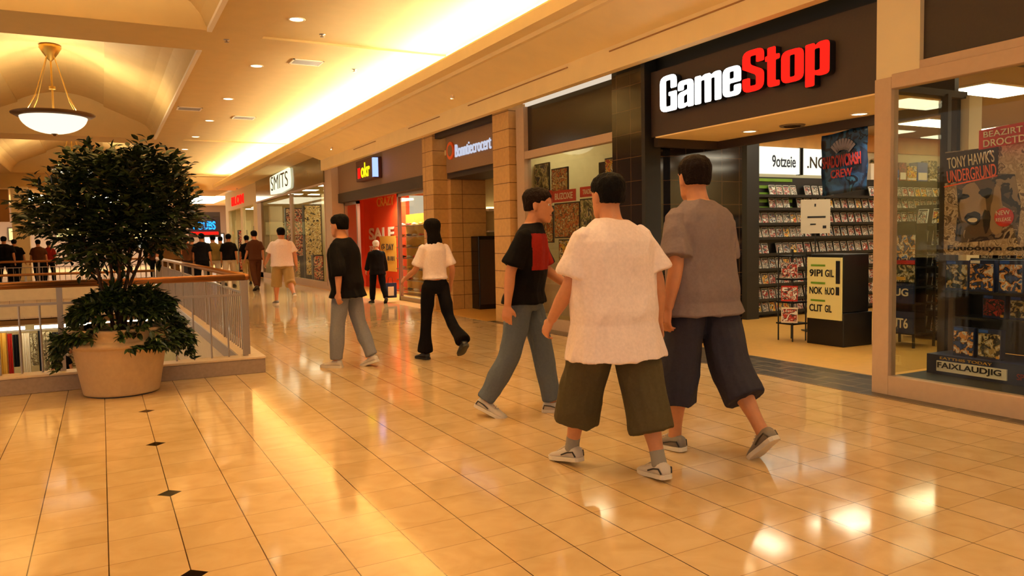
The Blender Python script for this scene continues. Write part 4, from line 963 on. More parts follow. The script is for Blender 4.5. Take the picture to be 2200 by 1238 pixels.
for (a0, a1, a2), zt in zip(stems, ztop):
    b = MB(); pts = []
    for i in range(13):
        t = i / 12
        x = (1 - t) ** 2 * a0[0] + 2 * t * (1 - t) * a1[0] + t * t * a2[0]; y = (1 - t) ** 2 * a0[1] + 2 * t * (1 - t) * a1[1] + t * t * a2[1]
        pts.append(Vector((x + .012 * math.sin(i * 1.7 + zt * 9), y + .01 * math.cos(i * 1.3), .60 + (zt - .60) * t)))
    b.tube(pts, [.021 - .014 * i / 12 for i in range(13)], 8)
    for i in range(5, 13):
        for _ in range(3):
            an = rt.uniform(0, 2 * PI); l = rt.uniform(.22, .48) * (1.15 - .4 * i / 12)
            d = Vector((math.cos(an), math.sin(an) * .85, rt.uniform(.1, .8))).normalized()
            p0 = pts[i]; p1 = p0 + d * l * .5 + Vector((0, 0, .03)); p2 = p0 + d * l
            b.tube([p0, p1, p2], [.006, .004, .0025], 5); tips.append((p0, p1, p2))
    b.build('trunk', 'bark', tree, smooth=True)
# crown: leaves on twigs kept inside the crown outline
def inside(p):
    # union of lobes (x, z centre, rx, rz) as the crown shows from the walkway
    p = Vector((p.x / .94, p.y, 1.3 + (p.z - 1.3) / .86))
    for cx_, cz_, rx, rz in ((-.13, 2.08, .30, .27), (.20, 2.15, .36, .25), (.50, 2.20, .16, .14), (.52, 1.85, .22, .24), (-.40, 1.82, .32, .26), (.12, 1.78, .5, .36), (-.10, 1.52, .34, .3), (.42, 1.55, .18, .2), (-.5, 1.66, .2, .17), (-.18, 2.3, .12, .12), (.15, 2.32, .12, .1), (.42, 2.3, .14, .1), (.63, 1.72, .12, .12), (-.25, 1.32, .14, .1)):
        if ((p.x - cx_) / rx) ** 2 + ((p.z - cz_) / rz) ** 2 + (p.y / .55) ** 2 < 1: return True
    return False
b = MB(); cnt = 0; guard = 0
while cnt < 7600 and guard < 200000:
    guard += 1
    c = Vector((rt.uniform(-.85, .85), rt.uniform(-.5, .5), rt.uniform(1.15, 2.5)))
    if not inside(c): continue
    # a sprig of leaves along a short twig
    dirn = Vector((c.x - .03, c.y, (c.z - 1.75) * .8 + .25)) + Vector((rt.gauss(0, .35), rt.gauss(0, .35), rt.gauss(0, .3))); dirn.normalize()
    k = rt.randint(4, 8)
    for j in range(k):
        p = c + dirn * (j * .028); side = 1 if j % 2 else -1
        ld = (dirn * .8 + dirn.cross(Vector((0, 0, 1))).normalized() * side * .8 + Vector((rt.gauss(0, .2), rt.gauss(0, .2), rt.gauss(-.05, .2))))
        leaf(b, p, ld, Vector((rt.gauss(0, .4), rt.gauss(0, .4), 1)), rt.uniform(.07, .115), rt.uniform(.034, .05)); cnt += 1
b.build('crown_foliage', 'leaf_dark', tree, fix=False)
b = MB(); cnt = 0
while cnt < 5200:
    an = rt.uniform(0, 2 * PI); r_ = math.sqrt(rt.random()) * .60
    x, y = r_ * math.cos(an) * 1.0 + .04, r_ * math.sin(an) * (.62 if math.sin(an) > 0 else .84) - .02
    hgt = .62 + .34 * (1 - (r_ / .60) ** 2) ** .6 * (1 + .25 * math.sin(an * 3 + 1)) - (.10 + .16 * rt.random() if r_ > .46 else 0)
    if r_ > .38 and rt.random() < .45: hgt -= rt.random() * .14
    if y > .36: continue
    if hgt < .66 and math.hypot(x, y) < .45: continue
    if y < -.2 and hgt < .70 and -.22 < x < .0: continue
    if y < -.2: hgt = max(hgt, .60 if x < .05 else .50)
    p = Vector((x, y, min(hgt, 1.05) * rt.uniform(.94, 1.0)))
    out = Vector((x, y, .15 - .5 * r_)) + Vector((rt.gauss(0, .3), rt.gauss(0, .3), rt.gauss(0, .25)))
    for j in range(rt.randint(2, 4)):
        ld = out + Vector((rt.gauss(0, .3), rt.gauss(0, .3), rt.gauss(-.1, .25))); leaf(b, p, ld, Vector((rt.gauss(0, .3), rt.gauss(0, .3), 1)), rt.uniform(.06, .105), rt.uniform(.03, .042)); cnt += 1
b.build('underplanting', 'leaf_low', tree, fix=False)

# ================================================================== PEOPLE
mat('skin', '#c08058', .5, noise_amt=.05, nscale=30); mat('skin_light', '#cf9468', .5, noise_amt=.05, nscale=30)
mat('hair_dark', '#070403', .75, spec=.12, bump=.5, bscale=90); mat('hair_brown', '#180c07', .75, spec=.12, bump=.5, bscale=90); mat('hair_white', '#e0d8cc', .6, bump=.4, bscale=90); mat('hair_grey', '#8a8078', .6)
def cloth(n, c, s=14): mat(n, c, .9, noise_amt=.06, nscale=60, bump=.35, bscale=s, spec=.15)
for n_, c_ in (('tee_white', '#ead4cc'), ('tee_grey', '#7a6a68'), ('cloth_black', '#070506'), ('jeans', '#5a626e'), ('jeans_grey', '#7c7c84'), ('shorts_olive', '#4e4530'), ('shorts_navy', '#34323e'), ('khaki', '#a88a58'), ('suit', '#0a0708'), ('cloth_brown', '#5e4020'), ('tan_shirt', '#7c6636'), ('white_pants', '#d8c4ac'), ('cloth_red', '#8c2018'), ('rust', '#4e2c1a'), ('cloth_navy', '#0b0c14'), ('flare_black', '#070508')): cloth(n_, c_)
mat('shoe_white', '#c8bcb0', .5); mat('shoe_grey', '#7c7064', .5); mat('shoe_dark', '#2e2622', .5); mat('shoe_black', '#0e0c0b', .4); mat('sole', '#d8ccbc', .6); mat('sole_dark', '#1c1814', .6); mat('eye_white', '#e8e0d8', .3); mat('iris', '#2a1c12', .3); mat('sock', '#8c857c', .8); mat('lip', '#8c4a38', .5)

def ellring(c, rx, ry, X, Y, n=14, pw=1.0):
    out = []
    for k in range(n):
        t = 2 * PI * k / n; ct, st = math.cos(t), math.sin(t)
        if pw != 1: ct = math.copysign(abs(ct) ** pw, ct); st = math.copysign(abs(st) ** pw, st)
        out.append(Vector(c) + Vector(X) * (rx * ct) + Vector(Y) * (ry * st))
    return out
def limb(b, pts, rad, n=12, flat_=None, close=True, square=False):
    """tapered round limb through points with rounded ends"""
    pts = [Vector(p) for p in pts]; rings = []; m = len(pts)
    # densify
    P = []; Rr = []
    for i in range(m - 1):
        for k in range(4):
            t = k / 4; P.append(pts[i].lerp(pts[i + 1], t)); Rr.append(rad[i] + (rad[i + 1] - rad[i]) * (3 * t * t - 2 * t ** 3))
    P.append(pts[-1]); Rr.append(rad[-1])
    for _ in range(2):
        P = [P[0]] + [(P[i - 1] + P[i] * 2 + P[i + 1]) / 4 for i in range(1, len(P) - 1)] + [P[-1]]
    ref = None
    for i, p in enumerate(P):
        d = (P[min(i + 1, len(P) - 1)] - P[max(i - 1, 0)]).normalized()
        X = Vector((1, 0, 0)) - d * d.x
        if X.length < .2: X = Vector((0, 1, 0)) - d * d.y
        X.normalize(); Y = d.cross(X)
        r = Rr[i]
        if i == 0: rings.append(ellring(p - d * r * .75, r * .45, r * .45 * (flat_ or 1), X, Y, n))
        rings.append(ellring(p, r, r * (flat_ or 1), X, Y, n))
        if i == len(P) - 1: rings.append(ellring(p + d * .006, r * .96, r * .96, X, Y, n)) if square else rings.append(ellring(p + d * r * .75, r * .45, r * .45 * (flat_ or 1), X, Y, n))
    b.loft(rings); return b
def fuse(b, name, m, parent, voxel, smooth_it=2, folds=0., fscale=6., recolor=None, seed=0):
    me = bpy.data.meshes.new(name); me.from_pydata(b.v, [], b.f); 
    import bmesh
    bm = bmesh.new(); bm.from_mesh(me); bmesh.ops.recalc_face_normals(bm, faces=bm.faces); bm.to_mesh(me); bm.free()
    t = bpy.data.objects.new(name, me); COL.objects.link(t)
    r = t.modifiers.new('r', 'REMESH'); r.mode = 'VOXEL'; r.voxel_size = voxel; r.use_smooth_shade = True
    s = t.modifiers.new('s', 'SMOOTH'); s.factor = .6; s.iterations = smooth_it
    dg = bpy.context.evaluated_depsgraph_get(); dg.update()
    me2 = bpy.data.meshes.new_from_object(t.evaluated_get(dg)); bpy.data.objects.remove(t); bpy.data.meshes.remove(me)
    if folds:
        ns = [v.normal.copy() for v in me2.vertices]
        for v, nn in zip(me2.vertices, ns):
            p = v.co; q = Vector((p.x * fscale, p.y * fscale, p.z * fscale * .45 + seed * 3.1))
            v.co = p + nn * folds * (abs(noise.noise(q)) * -2 + .7)
    me2.materials.clear()
    ms = m if isinstance(m, list) else [m]
    for x in ms: me2.materials.append(MATS[x])
    if recolor:
        for p in me2.polygons: p.material_index = recolor(p.center)
    me2.polygons.foreach_set('use_smooth', [True] * len(me2.polygons)); me2.name = name
    o = bpy.data.objects.new(name, me2); COL.objects.link(o); o.parent = parent
    return o

def person(loc, heading, label, H=1.75, build=1., thigh=(20, -20), knee=(5, 15), foot=(0, 20), arm=(-15, 15), elbow=(20, 20), out=(8, 8), lean=4, turn=0,
           shirt='tee_white', shirt_len=.86, sleeve=.6, loose=1.0, pants='jeans', pant_len=1.0, pant_loose=1.0, flare=0., hair='hair_dark', hair_style='short', skin='skin',
           shoe='shoe_white', sole='sole', detail=1, shirt_recolor=None, group=None, head_turn=0, face=False, socks=False, shirt_name='shirt', pants_name='trousers', fold=.010, splay=4):
    k = H / 1.75; R_ = math.radians
    vox = {2: .0075, 1: .012, 0: .02}[detail] * 1.0
    L = [('L', -1, 0), ('R', 1, 1)]
    hipz = .93
    J = {}
    for s, sx_, i in L:
        hip = Vector((sx_ * .095 * build ** .5, 0, hipz)); a = R_(thigh[i]); kb = R_(knee[i]); sp = R_(splay)
        kn = hip + Vector((sx_ * math.sin(sp) * .43 * .5, math.sin(a) * .43, -math.cos(a) * .43)); an = kn + Vector((0, math.sin(a - kb) * .42, -math.cos(a - kb) * .42))
        J[s] = (hip, kn, an)
    # sole height under each ankle given the foot pitch
    low = min(J['L'][2].z - (.08 + .10 * max(0, math.sin(R_(foot[0])))), J['R'][2].z - (.08 + .10 * max(0, math.sin(R_(foot[1])))))
    dz = -low
    def U(v): return Vector((v[0], v[1], v[2] + dz)) * k
    root = empty('person', loc, heading, label, 'person', group)
    ln = R_(lean)
    def sp_(z, x=0, y=0):  # point on the spine frame, leaning forward about the hips
        h = z - hipz; c, s = math.cos(R_(turn) * min(1, max(0, h / .4))), math.sin(R_(turn) * min(1, max(0, h / .4)))
        x, y = x * c - y * s, x * s + y * c
        return Vector((x, y * math.cos(ln) + h * math.sin(ln), hipz + h * math.cos(ln)))
    bw = build
    # --- body
    b = MB()
    def torso(b, prof, X=1.0, ex=0.):
        rings = []
        for z, rx, ry, yo in prof:
            c = sp_(z, 0, yo); tz = min(1, max(0, (z - hipz) / .4)); c_, s_ = math.cos(R_(turn) * tz), math.sin(R_(turn) * tz)
            rings.append([U(q) for q in ellring(c, rx * bw + ex, ry * bw ** 1.3 + ex, (c_, s_, 0), (-s_, c_ * math.cos(ln), math.sin(ln) * c_ if False else 0), 20, .86)])
        b.loft(rings)
    TP = [(.86, .10, .07, 0), (.90, .158, .105, -.005), (.97, .165, .115, -.005), (1.06, .142, .10, .005), (1.16, .142, .098, .008), (1.28, .160, .108, .0), (1.36, .172, .10, -.008), (1.41, .160, .09, -.012), (1.445, .118, .075, -.015), (1.485, .07, .058, -.012)]
    torso(b, TP)
    sh = {}; AR = {}
    for s, sx_, i in L:
        S0 = sp_(1.395, sx_ * .166 * bw ** .8, -.01); a = R_(arm[i]); o_ = R_(out[i]); e_ = R_(elbow[i])
        d1 = Vector((sx_ * math.sin(o_), math.sin(a) * math.cos(o_), -math.cos(a) * math.cos(o_)))
        E0 = S0 + d1 * .285; d2 = Vector((sx_ * math.sin(o_) * .6, math.sin(a + e_), -math.cos(a + e_))).normalized(); W0 = E0 + d2 * .25
        AR[s] = (S0, E0, W0, d1, d2)
        limb(b, [U(S0), U(S0.lerp(E0, .5)), U(E0), U(E0.lerp(W0, .35)), U(W0)], [q * k * bw ** .5 for q in (.040, .046, .041, .040, .027)], 12)
    for s, sx_, i in L:
        hp, kn, an = J[s]
        limb(b, [U(hp), U(hp.lerp(kn, .5)), U(kn), U(kn.lerp(an, .3)), U(an.lerp(kn, .15)), U(an)], [q * k * bw ** .7 for q in (.088, .074, .054, .056, .036, .036)], 14)
    # neck and head
    N0 = sp_(1.44, 0, -.01); HC_ = sp_(1.612, 0, .022)
    limb(b, [U(N0), U(N0.lerp(HC_, .5)), U(HC_ - Vector((0, .01, .03)))], [.070 * k, .060 * k, .058 * k], 12)
    ht = R_(head_turn); hx = Vector((math.cos(ht), math.sin(ht), 0)); hy = Vector((-math.sin(ht), math.cos(ht), 0)); hz = Vector((0, 0, 1))
    def Hd(x, y, z): return U(HC_ + (hx * x + hy * y + hz * z) * 1.08)
    rings = []
    for z, rx, ry, yo in ((-.115, .022, .022, .058), (-.105, .036, .036, .05), (-.085, .052, .058, .034), (-.05, .062, .077, .016), (-.01, .070, .090, .005), (.03, .076, .097, -.002), (.065, .075, .095, -.006), (.09, .064, .08, -.008), (.108, .044, .056, -.008), (.118, .02, .026, -.008)):
        rings.append([Hd(rx * math.cos(2 * PI * q / 18), yo + ry * math.sin(2 * PI * q / 18), z) for q in range(18)])
    b.loft(rings)
    if detail >= 1:
        # nose, brow, ears, chin
        b.loft([[Hd(x * w, .088 + d_, z) for x, d_ in ((-.011, 0), (0, .012 * w2), (.011, 0), (0, -.02))] for z, w, w2 in ((.02, .5, .4), (-.005, .8, 1.0), (-.03, 1.5, 2.1), (-.042, 1.3, 1.0))])
        for sx_ in (-1, 1): b.loft([[Hd(sx_ * (.073 + .010 * math.cos(t * PI / 3)) + sx_ * .003, -.005 + .017 * math.sin(t * PI / 3) * w, z) for t in range(6)] for z, w in ((-.035, .4), (-.02, .8), (.0, 1.1), (.02, 1.2), (.03, .6))])
        b.loft([[Hd(.058 * math.cos(t * PI / 4), .075 + .018 * math.sin(t * PI / 4), z) for t in range(8)] for z in (.028, .040)])
    # hands
    if detail >= 1:
        for s, sx_, i in L:
            S0, E0, W0, d1, d2 = AR[s]
            side = Vector((0, 1, 0)) - d2 * d2.y; side.normalize(); nrm = d2.cross(side).normalized() * (-sx_)   # palm normal towards the thigh
            if nrm.x * sx_ > 0: nrm = -nrm
            rings = [[U(W0 + d2 * t + side * (w * math.cos(q * PI / 6)) + nrm * (.013 * th * math.sin(q * PI / 6))) for q in range(12)] for t, w, th in ((-.01, .024, 1.3), (.02, .032, 1.2), (.055, .040, 1.1), (.085, .041, 1.0), (.095, .036, .8))]
            b.loft(rings)
            for j, (off, l_) in enumerate(((.031, .072), (.011, .082), (-.010, .076), (-.030, .060))):
                p0 = W0 + d2 * .085 + side * off; c1 = .35 + .08 * j
                p1 = p0 + (d2 * math.cos(c1) + nrm * math.sin(c1)) * l_ * .45; p2 = p1 + (d2 * math.cos(c1 * 2.2) + nrm * math.sin(c1 * 2.2)) * l_ * .32; p3 = p2 + (d2 * math.cos(c1 * 3) + nrm * math.sin(c1 * 3)) * l_ * .25
                limb(b, [U(p0 - d2 * .01), U(p1), U(p2), U(p3)], [.0098 * k, .0092 * k, .0085 * k, .0075 * k], 8)
            p0 = W0 + d2 * .03 + side * .026; p1 = p0 + (d2 * .6 + side * .65 + nrm * .25).normalized() * .038; p2 = p1 + (d2 * .85 + side * .2 + nrm * .35).normalized() * .03
            limb(b, [U(p0), U(p1), U(p2)], [.013 * k, .011 * k, .009 * k], 8)
    else:
        for s, sx_, i in L:
            S0, E0, W0, d1, d2 = AR[s]; limb(b, [U(W0), U(W0 + d2 * .08), U(W0 + d2 * .15)], [.024 * k, .036 * k, .018 * k], 8, .5)
    # bare foot inside the shoe joins the ankle
    FT = {}
    for s, sx_, i in L:
        an = J[s][2]; f_ = R_(foot[i]); fd = Vector((sx_ * .12, math.cos(f_), -math.sin(f_))).normalized(); fu = Vector((1, 0, 0)).cross(fd).normalized()
        if fu.z < 0: fu = -fu
        FT[s] = (an, fd, fu); limb(b, [U(an), U(an + fd * .04 - fu * .035), U(an + fd * .13 - fu * .05)], [.034 * k, .033 * k, .022 * k], 10)
    fuse(b, 'body', skin, root, vox * (.85 if detail == 2 else 1), 2)
    # --- hair
    b = MB()
    if hair_style in ('short', 'cap', 'long', 'bald'):
        hr = [(-.03, .066, .060, -.038), (.0, .076, .072, -.03), (.035, .084, .098, -.010), (.07, .084, .104, -.008), (.10, .072, .090, -.01), (.122, .048, .060, -.012), (.132, .016, .022, -.012)]
        if hair_style == 'long': hr = [(-.30, .05, .018, -.085), (-.22, .088, .034, -.075), (-.12, .094, .05, -.06)] + [(z, rx * 1.14, ry * 1.06, yo) for z, rx, ry, yo in hr]
        b.loft([[Hd(rx * math.cos(2 * PI * q / 18), yo + ry * math.sin(2 * PI * q / 18), z) for q in range(18)] for z, rx, ry, yo in hr])
        fuse(b, 'hair', hair, root, max(.008, vox), 1, .006, 30, seed=H)
    # --- shirt
    b = MB(); ex = .013 * loose
    bot = 1.475 - shirt_len * .9
    prof = []
    z = bot
    hem = .175 + .03 * (loose - 1)
    prof = [(bot, hem, .128 * (1 + .1 * (loose - 1)), 0)]
    for zz, rx, ry, yo in TP[1:]:
        if zz > bot + .04: prof.append((zz, max(rx, .160 + .022 * (loose - 1)) if zz < 1.38 else rx, max(ry, .108) if zz < 1.38 else ry, yo))
    prof[-1] = (1.485, .066, .056, -.012)
    prof = [(z_, rx_ - ex * (.0 if z_ < 1.34 else (.35 if z_ < 1.4 else .6)) , ry_ - ex * (.0 if z_ < 1.34 else .4), yo_) for z_, rx_, ry_, yo_ in prof]
    torso(b, prof, ex=ex)
    for s, sx_, i in L:
        S0, E0, W0, d1, d2 = AR[s]
        if sleeve <= 1: pts = [S0, S0.lerp(E0, sleeve * .5), S0.lerp(E0, sleeve)]; rr = [.056, .057, .063]
        else: pts = [S0, S0.lerp(E0, .5), E0, E0.lerp(W0, (sleeve - 1))]; rr = [.056, .055, .048, .040]
        limb(b, [U(p) for p in pts], [(q + ex * (0, .5, 1.0, 1.1)[j]) * k * bw ** .5 for j, q in enumerate(rr)], 14, square=True)
    rc = None
    if shirt_recolor: rc = shirt_recolor
    fuse(b, shirt_name, shirt, root, vox, 2, fold, 7, rc, seed=H * 3)
    # --- trousers or shorts
    b = MB()
    rings = []
    for zz, rx, ry in ((1.0, .155, .112), (.95, .170, .118), (.88, .172, .118), (.83, .15, .10)):
        rings.append([U(q) for q in ellring(sp_(zz) if zz > hipz else Vector((0, 0, zz)), rx * bw + .008, ry * bw ** 1.2 + .008, (1, 0, 0), (0, 1, 0), 18, .9)])
    b.loft(rings)
    for s, sx_, i in L:
        hp, kn, an = J[s]; e2 = .012 * pant_loose
        if pant_len <= .5: ts = [0, pant_len * .5, pant_len]
        full = [hp, hp.lerp(kn, .5), kn, kn.lerp(an, .45), an + Vector((0, 0, .02))]
        rr = [.094, .082 + .6 * e2, .064 + .9 * e2, .058 + 1.2 * e2, .046 + 1.2 * e2 + flare]
        # pant_len: 1 = ankle, .75 = mid calf, .5 = knee
        if pant_len >= .98: pts, rad = full, rr
        else:
            f = (pant_len - .5) / .5
            if f > 0: pts = [hp, hp.lerp(kn, .5), kn, kn.lerp(an, f)]; rad = [.094, .088 + .7 * e2, .082 + .9 * e2, .080 + 1.0 * e2]
            else: f2 = pant_len / .5; pts = [hp, hp.lerp(kn, .5 * f2), hp.lerp(kn, f2)]; rad = [.094, .090 + .7 * e2, .086 + 1.1 * e2]
        limb(b, [U(p) for p in pts], [q * k * bw ** .6 for q in rad], 16, square=True)
    fuse(b, pants_name, pants, root, vox, 2, fold * .9, 8, seed=H * 5)
    # --- shoes
    for s, sx_, i in L:
        an, fd, fu = FT[s]; sd = fd.cross(fu).normalized(); base = an - fu * .08
        def Q(t, w, h): return U(base + fd * t + sd * w + fu * h)
        b = MB(); rings = []
        for t, w, h, hb in ((-.068, .024, .052, .012), (-.055, .036, .088, .012), (-.02, .041, .098, .012), (.03, .042, .090, .012), (.08, .047, .066, .012), (.13, .050, .052, .012), (.17, .042, .044, .014), (.198, .022, .034, .016)):
            rings.append([Q(t, w * math.cos(2 * PI * q / 12), hb + (h - hb) * .5 + (h - hb) * .5 * math.copysign(abs(math.sin(2 * PI * q / 12)) ** .8, math.sin(2 * PI * q / 12))) for q in range(12)])
        b.loft(rings); so = b.build('shoe', shoe, root, smooth=True)
        b = MB(); rings = []
        for t, w in ((-.074, .022), (-.06, .038), (-.02, .044), (.03, .043), (.08, .049), (.13, .053), (.17, .045), (.205, .022)):
            rings.append([Q(t, w, .0 + .004 * (t > .17)), Q(t, w * 1.02, .026), Q(t, -w * 1.02, .026), Q(t, -w, .0 + .004 * (t > .17))])
        b.loft(rings); b.build('sole', sole, so, bevel=.003 if detail == 2 else 0)
        if detail == 2:
            b = MB()
            for t in (.045, .065, .085, .105): b.tube([Q(t, -.026, .086 - (t - .045) * .45), Q(t, 0, .094 - (t - .045) * .45), Q(t, .026, .086 - (t - .045) * .45)], .0028, 5)
            b.build('laces', 'sole', so)
            for q_ in (-1, 1): b = MB(); b.tube([Q(-.06, q_ * .034, .03), Q(-.05, q_ * .043, .06), Q(.0, q_ * .045, .055), Q(.05, q_ * .048, .04)], .005, 5); b.build('side_trim', 'shoe_dark', so)
            if socks:
                b = MB(); limb(b, [U(an - fu * .01), U(an.lerp(J[s][1], .1)), U(an.lerp(J[s][1], .17))], [.045 * k, .042 * k, .043 * k], 14); fuse(b, 'sock', 'sock', root, .006, 1)
    if detail >= 1:
        for sx_ in (-1, 1):
            b = MB(); c = Hd(sx_ * .030, .0775, .008)
            b.lathe([(.001, -.012), (.009, -.008), (.012, 0), (.009, .008), (.001, .012)], c, 12); eo = b.build('eye', 'eye_white', root, smooth=True)
            b = MB(); c = Hd(sx_ * .030, .0865, .008); b.lathe([(.001, -.005), (.004, -.003), (.005, 0), (.004, .003), (.001, .005)], c, 10); b.build('iris', 'iris', eo, smooth=True)
        b = MB(); b.tube([Hd(-.022, .088, -.064), Hd(0, .094, -.063), Hd(.022, .088, -.064)], [.003, .006, .003], 8); b.build('lips', 'lip', root, smooth=True)
    return root, AR, U
D = math.radians
# heading 0 = walking away along the hall (+Y)
person((2.66, 3.78, 0), D(3), 'person in a long white T-shirt and olive knee-length shorts, the largest and nearest walker', H=1.80, build=1.22, thigh=(22, -13), knee=(6, 6), foot=(8, 6), arm=(10, -14), elbow=(25, 22), out=(14, 16), lean=3,
       shirt='tee_white', shirt_len=.86, sleeve=.80, loose=2.6, pants='shorts_olive', pant_len=.78, pant_loose=2.8, pants_name='shorts', hair='hair_dark', shoe='shoe_white', detail=2, fold=.016, socks=True)
person((3.40, 3.86, 0), D(2), 'person in a grey T-shirt and dark navy shorts, right of the white T-shirt', H=1.92, build=1.10, thigh=(10, -13), knee=(4, 24), foot=(2, 40), arm=(-14, 10), elbow=(22, 28), out=(12, 12), lean=4, head_turn=-12,
       shirt='tee_grey', shirt_len=.72, sleeve=.86, loose=2.2, pants='shorts_navy', pant_len=.74, pant_loose=2.4, pants_name='shorts', hair='hair_brown', shoe='shoe_grey', detail=2, fold=.014)
person((2.95, 5.42, 0), D(-132), 'person in a black shirt with red chest panel and blue jeans striding towards the shops', H=1.82, build=1.02, thigh=(14, -12), knee=(5, 16), foot=(0, 22), arm=(14, -22), elbow=(40, 18), out=(10, 12), lean=8,
       shirt=['cloth_black', 'cloth_red'], shirt_len=.66, sleeve=.85, loose=1.8, pants='jeans', pant_loose=1.5, hair='hair_brown', shoe='shoe_white', detail=2, fold=.012, shirt_recolor=lambda c: 1 if (c.y > .06 and 1.16 < c.z < 1.44 and abs(c.x) < .2) else 0)
person((3.44, 8.50, 0), D(6), 'person in a short white top and flared black trousers with long dark hair', H=1.66, build=.86, thigh=(10, -20), knee=(4, 30), foot=(2, 34), arm=(12, -12), elbow=(50, 45), out=(16, 16), lean=3,
       shirt='tee_white', shirt_len=.52, sleeve=.8, loose=1.0, pants='flare_black', pant_loose=.9, flare=.045, hair='hair_dark', hair_style='long', shoe='shoe_black', sole='sole_dark', detail=1)
person((2.42, 8.60, 0), D(38), 'person in a baggy black top and faded grey jeans, left of the flared trousers', H=1.72, build=1.0, thigh=(9, -9), knee=(5, 14), foot=(0, 18), arm=(-20, 14), elbow=(16, 30), out=(14, 14), lean=5,
       shirt='cloth_black', shirt_len=.74, sleeve=1.3, loose=2.6, pants='jeans_grey', pant_loose=1.6, hair='hair_dark', shoe='shoe_white', detail=1)
r_, AR_, U_ = person((5.55, 17.2, 0), D(0), 'small white-haired person in a dark suit carrying a bag outside the orange shop', H=1.44, build=1.12, thigh=(12, -14), knee=(4, 20), foot=(0, 26), arm=(12, -6), elbow=(20, 10), out=(8, 8), lean=4,
       shirt='suit', shirt_len=.74, sleeve=1.85, loose=1.4, pants='suit', pant_loose=1.2, hair='hair_white', shoe='shoe_black', sole='sole_dark', detail=1, shirt_name='jacket')
hnd = r_.matrix_basis @ U_(AR_['R'][2] + AR_['R'][4] * .12)
e = empty('carrier_bag', (hnd.x + .10, hnd.y, hnd.z - .5), 0, 'dark printed carrier bag held by the small white-haired person', 'bag')
b = MB(); b.loft([[Vector((sx * (.13 + .01 * (z > .2)), sy * t_, z)) for sx, sy in ((-1, -1), (1, -1), (1, 1), (-1, 1))] for z, t_ in ((0, .05), (.15, .055), (.34, .03))]); b.build('bag_body', 'navy', e)
b = MB(); b.tube([(-.06, 0, .33), (-.04, 0, .47), (.04, 0, .47), (.06, 0, .33)], .006, 6); b.build('handle', 'ink', e)
b = MB(); b.box(-.08, .06, -.062, -.055, .05, .26); b.build('print', 'paper', e)
person((3.66, 18.3, 0), D(2), 'person in a white T-shirt and khaki shorts walking far off outside the marble-faced shop', H=1.78, build=1.22, thigh=(14, -18), knee=(4, 34), foot=(0, 40), arm=(14, -14), elbow=(28, 24), out=(16, 16), lean=2,
       shirt='tee_white', shirt_len=.66, sleeve=.75, loose=1.8, pants='khaki', pant_len=.6, pant_loose=2.2, pants_name='shorts', hair='hair_dark', shoe='shoe_grey', detail=1)
# the crowd further off
def far_at(px, Y):   # ground point seen at picture column px, for a given distance down the hall
    a = YAW + math.atan((px - 1100) / FPX); return Y * math.tan(a)
crowd = [(366, 25.6, 1.92, 1.6, 'cloth_brown', 'cloth_brown', 1.0, 'hair_brown', 'big person in a brown shirt seen from behind at the far railing'),
         (404, 28.0, 1.74, 1.05, 'rust', 'shorts_navy', .6, 'hair_brown', 'person in a rust shirt and dark shorts right of the big brown shirt'),
         (416, 31.0, 1.70, .95, 'cloth_brown', 'cloth_navy', 1.0, 'hair_dark', 'person half hidden behind the rust shirt'),
         (436, 26.0, 1.78, 1.1, 'cloth_navy', 'cloth_navy', 1.0, 'hair_dark', 'person all in dark navy in the middle of the far group'),
         (461, 27.5, 1.74, 1.1, 'tan_shirt', 'white_pants', 1.0, 'hair_dark', 'person in an olive shirt and white trousers in the far group'),
         (477, 31.0, 1.72, .9, 'tan_shirt', 'khaki', 1.0, 'hair_dark', 'slim person glimpsed between the two in white trousers'),
         (494, 27.0, 1.76, 1.05, 'cloth_black', 'white_pants', 1.0, 'hair_dark', 'person in a black shirt and white trousers at the right of the far group'),
         (533, 28.5, 1.72, .95, 'cloth_black', 'khaki', 1.0, 'hair_dark', 'person in a black top by the far shop doorway'),
         (550, 24.5, 1.82, .95, 'rust', 'rust', 1.0, 'hair_dark', 'slender person in rusty clothes at the edge of the marble-faced shop'),
         (335, 32.0, 1.72, 1.0, 'rust', 'cloth_navy', 1.0, 'hair_dark', 'person in rust far off left of the big brown shirt'),
         (12, 33.0, 1.85, 1.5, 'cloth_black', 'cloth_black', 1.0, 'hair_dark', 'dark figure at the far left edge behind the railings'),
         (34, 34.5, 1.75, 1.4, 'cloth_black', 'cloth_navy', 1.0, 'hair_dark', 'dark figure second from the left edge behind the railings'),
         (86, 33.5, 1.72, 1.1, 'rust', 'cloth_navy', 1.0, 'hair_dark', 'person in a dark rust top right of the cream column'),
         (108, 34.5, 1.68, 1.0, 'cloth_red', 'cloth_navy', 1.0, 'hair_brown', 'person in a dark red top seen below the leafy tree')]
rc_ = random.Random(5)
for px_, Y_, H_, bw_, sh_, pa_, pl_, hr_, lb_ in crowd:
    ph = rc_.choice((-1, 1))
    person((far_at(px_, Y_), Y_, 0), D(rc_.uniform(-12, 12)), lb_, H=H_, build=bw_, thigh=(14 * ph, -14 * ph), knee=(5, 16) if ph > 0 else (16, 5), foot=(0, 20) if ph > 0 else (20, 0), arm=(-12 * ph, 12 * ph), elbow=(18, 18), out=(10, 10), lean=2,
           shirt=sh_, shirt_len=.64, sleeve=.75, loose=1.6, pants=pa_, pant_len=pl_, pant_loose=1.3, hair=hr_, shoe='shoe_dark', sole='sole_dark', detail=0, group='walkers in the distance')

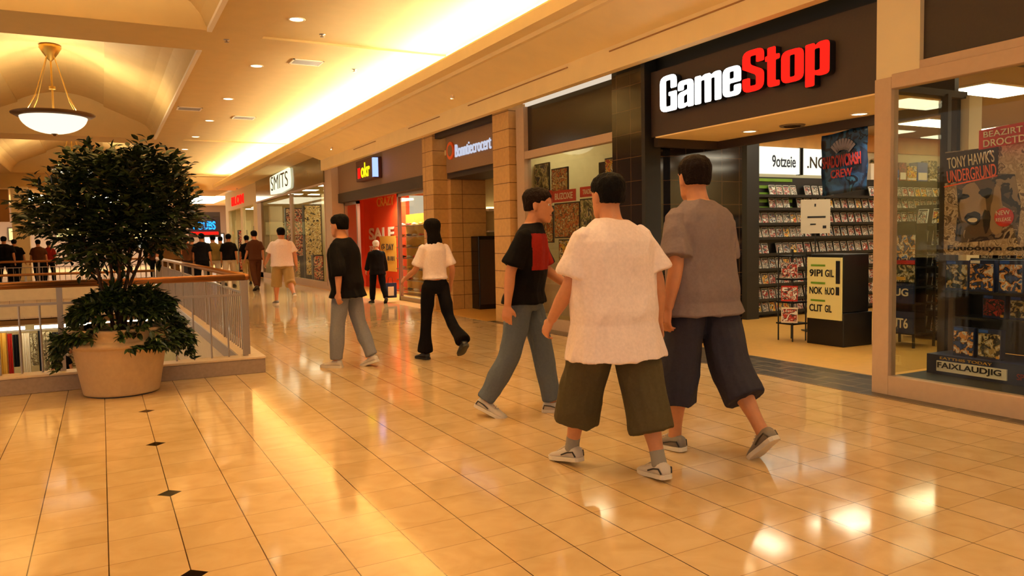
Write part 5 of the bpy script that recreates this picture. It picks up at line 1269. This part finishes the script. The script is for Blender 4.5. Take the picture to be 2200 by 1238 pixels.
# ================================================================== LOWER LEVEL SHOP (seen through the balusters)
art_mat('garment_a', '#8c7a5c', ['#c8b890', '#6a5438', '#e0d4b0', '#4a3420'], 3)
t = MB(); t.box(-9, 4, 27.5, 27.6, -.90, -.5); struct('trim_19', t, 'slab_soffit', 'brown header of the lower level shop')
for i in range(9):
    e = empty('strip_lamp', (-7.2 + i * 1.15, 27.75, -.96), 0, 'bright white lamp strip above the lower level clothes shop', 'light', 'lamp strips of the lower shop')
    b = MB(); b.box(-.45, .45, -.06, .06, -.10, 0); b.build('lamp_tube', 'panel_light', e)
    b = MB(); b.box(-.47, .47, -.08, .08, 0, .10); b.build('housing', 'white_trim', e)
cols = [('gold', .55), ('red', .25), ('ink', .3), ('red', .12), ('paper', .4), ('garment_a', .4), ('ink', .22), ('garment_a', .5), ('ink', .42), ('orange', .18), ('paper', .25), ('cloth_black', .35), ('garment_a', .5), ('paper', .4)]
x = -2.95
for i, (m_, w_) in enumerate(cols):
    w_ *= .48
    b = MB(); n_ = 10; d0 = .05
    zt, zb = -1.18 - .04 * (i % 3), -2.75 + .25 * ((i * 7) % 3)
    outl = [(x + w_ * j / n_, 28.3 - d0 * abs(math.sin(j * 1.9 + i))) for j in range(n_ + 1)] + [(x + w_ * (1 - j / n_), 28.42) for j in range(n_ + 1)]
    b.prism(outl, zb, zt, 'z'); o = b.build('hanging_garment', m_)
    tag(o, ['mustard drape at the far left of the lower shop', 'red hanging cloth in the lower shop', 'black hanging coat beside the red cloth', 'thin red scarf in the lower shop', 'cream hanging dress in the lower shop', 'patterned tan dress in the lower shop', 'narrow black garment in the lower shop', 'second patterned tan garment in the lower shop', 'wide black coat in the lower shop', 'orange striped curtain in the lower shop', 'cream curtain beside the orange one', 'black garment behind the shoppers below', 'tan garment at the right of the lower shop', 'pale garment hidden near the clay pot'][i], 'garment')
    x += w_ + .02
b = MB(); b.box(-3.2, 2.5, 28.34, 28.38, -1.17, -1.13); tag(b.build('clothes_rail', 'chrome'), 'long chrome rail carrying the clothes of the lower shop', 'rail')
for px_, Y_, lb_, s_ in ((124, 25.9, 'shopper in black on the lower level seen between the balusters', 'cloth_black'), (146, 26.3, 'shopper in a patterned top on the lower level beside the clay pot', 'garment_a')):
    person((far_at(px_, Y_) , Y_, -3.2), D(150), lb_, H=1.78, build=1.1, detail=0, shirt=s_, pants='cloth_black', hair='hair_dark', shoe='shoe_dark', sole='sole_dark', thigh=(8, -8), knee=(4, 8), foot=(0, 8))
